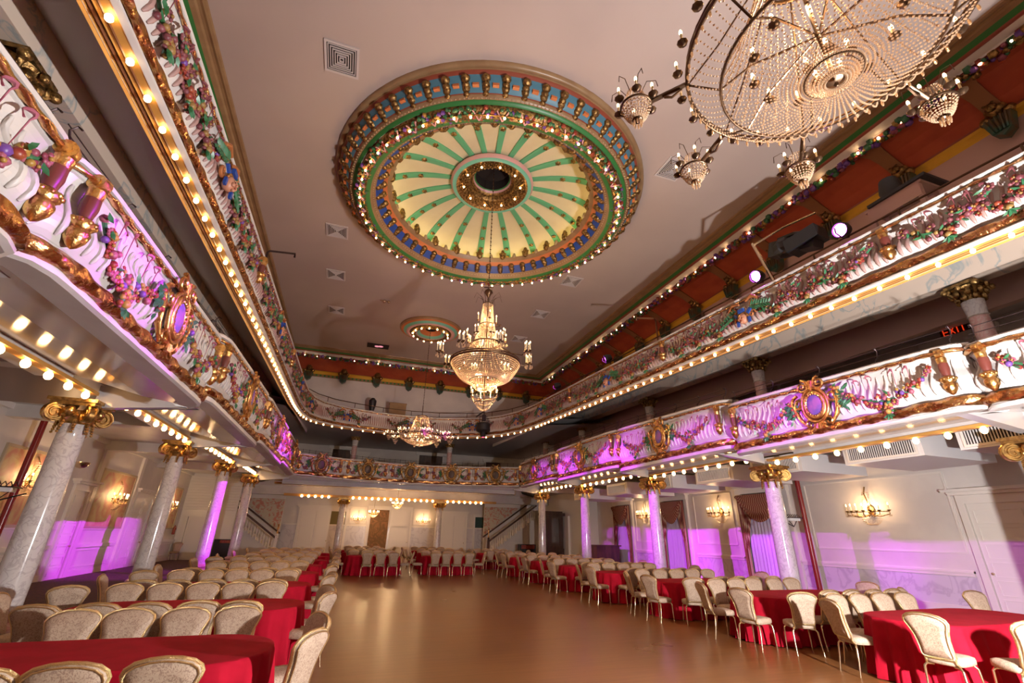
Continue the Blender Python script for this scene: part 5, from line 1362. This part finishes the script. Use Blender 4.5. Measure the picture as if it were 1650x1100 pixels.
def put_table(x, y, lab, src, tgt='left', w=TBW, rz=0):
    global t0_
    if t0_ is None: t0_ = table_thing(0,0,2.3,1.2,'x')
    if not src.get('label'): o = src
    else: o = src.copy(); COL.objects.link(o)
    o.location = (x,y,0); o.rotation_euler = (0,0,rz); tag(o, lab, 'tablecloth', 'red tablecloths')
    if t0_.get('placed'): q = dup(t0_, (x,y,0), rz)
    else: q = t0_; q['placed'] = 1; q.location = (x,y,0); q.rotation_euler = (0,0,rz)
    q['label'] = 'folding table under the '+lab.replace('floor-length ','')
    return o
nums = ['nearest','second','third','fourth','fifth','sixth','seventh','eighth']
j = lambda a: rc.uniform(-a, a)
# left block: tables across the room, chairs on both long sides and at the ends
lx = -1.85
for i in range(8):
    y = 5.45+2.8*i; nm = nums[i]
    put_table(lx+j(.05), y, 'floor-length red tablecloth on the %s table of the left block' % nm, clA if i % 2 == 0 else clB)
    for k in range(5):
        if i == 0 and k > 3: continue
        x = -.98-.50*k
        if i < 7 or True:
            chair(x+j(.03), y+.78+j(.03), pi+j(.06), 'beige chair behind the %s left table, %s from the dance floor' % (nm, ordn[k]), 'chairs of the left block')
        chair(x+j(.03)-.02, y-.82+j(.04) if i else y-.92+j(.03), j(.08), 'beige chair in front of the %s left table, %s from the dance floor' % (nm, ordn[k]), 'chairs of the left block')
    for q, dy in enumerate((-.33,.33)):
        chair(-.36+j(.04), y+dy+j(.05), pi/2+(.55 if q else -.5)+j(.12), 'beige chair at the dance floor end of the %s left table, %s one' % (nm, 'rear' if q else 'front'), 'end chairs of the left block')
    if i: chair(-3.62+j(.06), y+j(.1), -pi/2+j(.15), 'beige banquet chair at the column end of the %s left table' % nm, 'column side end chairs')
    if i in (1,2,4): chair(-3.75+j(.1), y+1.2, -pi/2+1.9, 'beige chair standing askew near the marble column behind the %s left table' % nm, 'stray chairs')
# right block
rx = 8.85
for i in range(7):
    y = 5.25+2.75*i; nm = nums[i]
    put_table(rx+j(.05), y, 'floor-length red tablecloth on the %s table of the right block' % nm, clB if i % 2 == 0 else clA, rz=pi)
    for k in range(5):
        x = 7.85+.53*k
        if not (i == 0 and k > 3): chair(x+j(.03), y+.80+j(.03), pi+j(.06), 'beige chair behind the %s right table, %s from the dance floor' % (nm, ordn[k]), 'chairs of the right block')
        if i: chair(x+j(.03)-(.22 if k == 0 and i < 3 else 0), y-.80+j(.04)-(.2 if k == 0 and i < 3 else 0), (-.45 if k == 0 and i < 3 else 0)+j(.08), 'beige chair in front of the %s right table, %s from the dance floor' % (nm, ordn[k]), 'chairs of the right block')
    ends = [(7.42,.55,-1.9)] if i == 0 else [(7.2,.38,-1.95),(7.15,-.50,-1.4)]
    for q, (ex, dy, ra) in enumerate(ends):
        chair(ex+j(.05), y+dy+j(.05), ra+j(.1), 'beige chair at the dance floor end of the %s right table, %s one' % (nm, 'front' if q else 'rear'), 'end chairs of the right block')
    if i not in (0,5): chair(10.55+j(.08), y+j(.1), pi/2+j(.15), 'beige banquet chair at the wall end of the %s right table' % nm, 'wall side end chairs')
chair(7.34, 4.60, -1.42, 'cream banquet chair seen from behind, right foreground, pushed up to the nearest right table', 'foreground chairs')
chair(7.80, 4.12, -.42, 'banquet chair cut by the right edge of the frame in the foreground', 'foreground chairs')
chair(10.5, 6.7, pi+.3, 'lone banquet chair against the right wall dado behind the nearest right table', 'stray chairs')
chair(11.2, 6.0, pi-.2, 'lone banquet chair at the right edge between table and wall panel', 'stray chairs')
# rear tables in front of the back wall
for i, (x, y) in enumerate(((1.45,23.1),(4.75,23.1),(1.3,26.3),(5.0,26.3),(8.3,26.6),(1.2,29.4),(5.1,29.4))):
    nm = ['front left rear table','front right rear table','middle left rear table','middle centre rear table','middle right rear table','last left rear table','last right rear table'][i]
    put_table(x, y, 'red tablecloth on the '+nm, clC)
    for k in range(4):
        xx = x-.78+.52*k
        if not (i == 0 and k == 0): chair(xx+j(.05), y-.86+j(.04), j(.1), 'chair in front of the %s, %s from the left' % (nm, ordn[k]), 'rear chairs')
        chair(xx+j(.05), y+.86+j(.04), pi+j(.1), 'chair behind the %s, %s from the left' % (nm, ordn[k]), 'rear chairs')
    for s in (-1,1): chair(x+s*1.42+j(.04), y-.2+j(.1), s*pi/2+j(.3), 'banquet chair at the %s end of the %s' % ('left' if s < 0 else 'right', nm), 'rear chairs')
for k, x in enumerate((-8.9,-7.5)): chair(x, 33.3, pi+.1*k, 'banquet chair standing against the clapboard wall, %s of the two' % ('left' if k == 0 else 'right'), 'chairs by the clapboard wall')
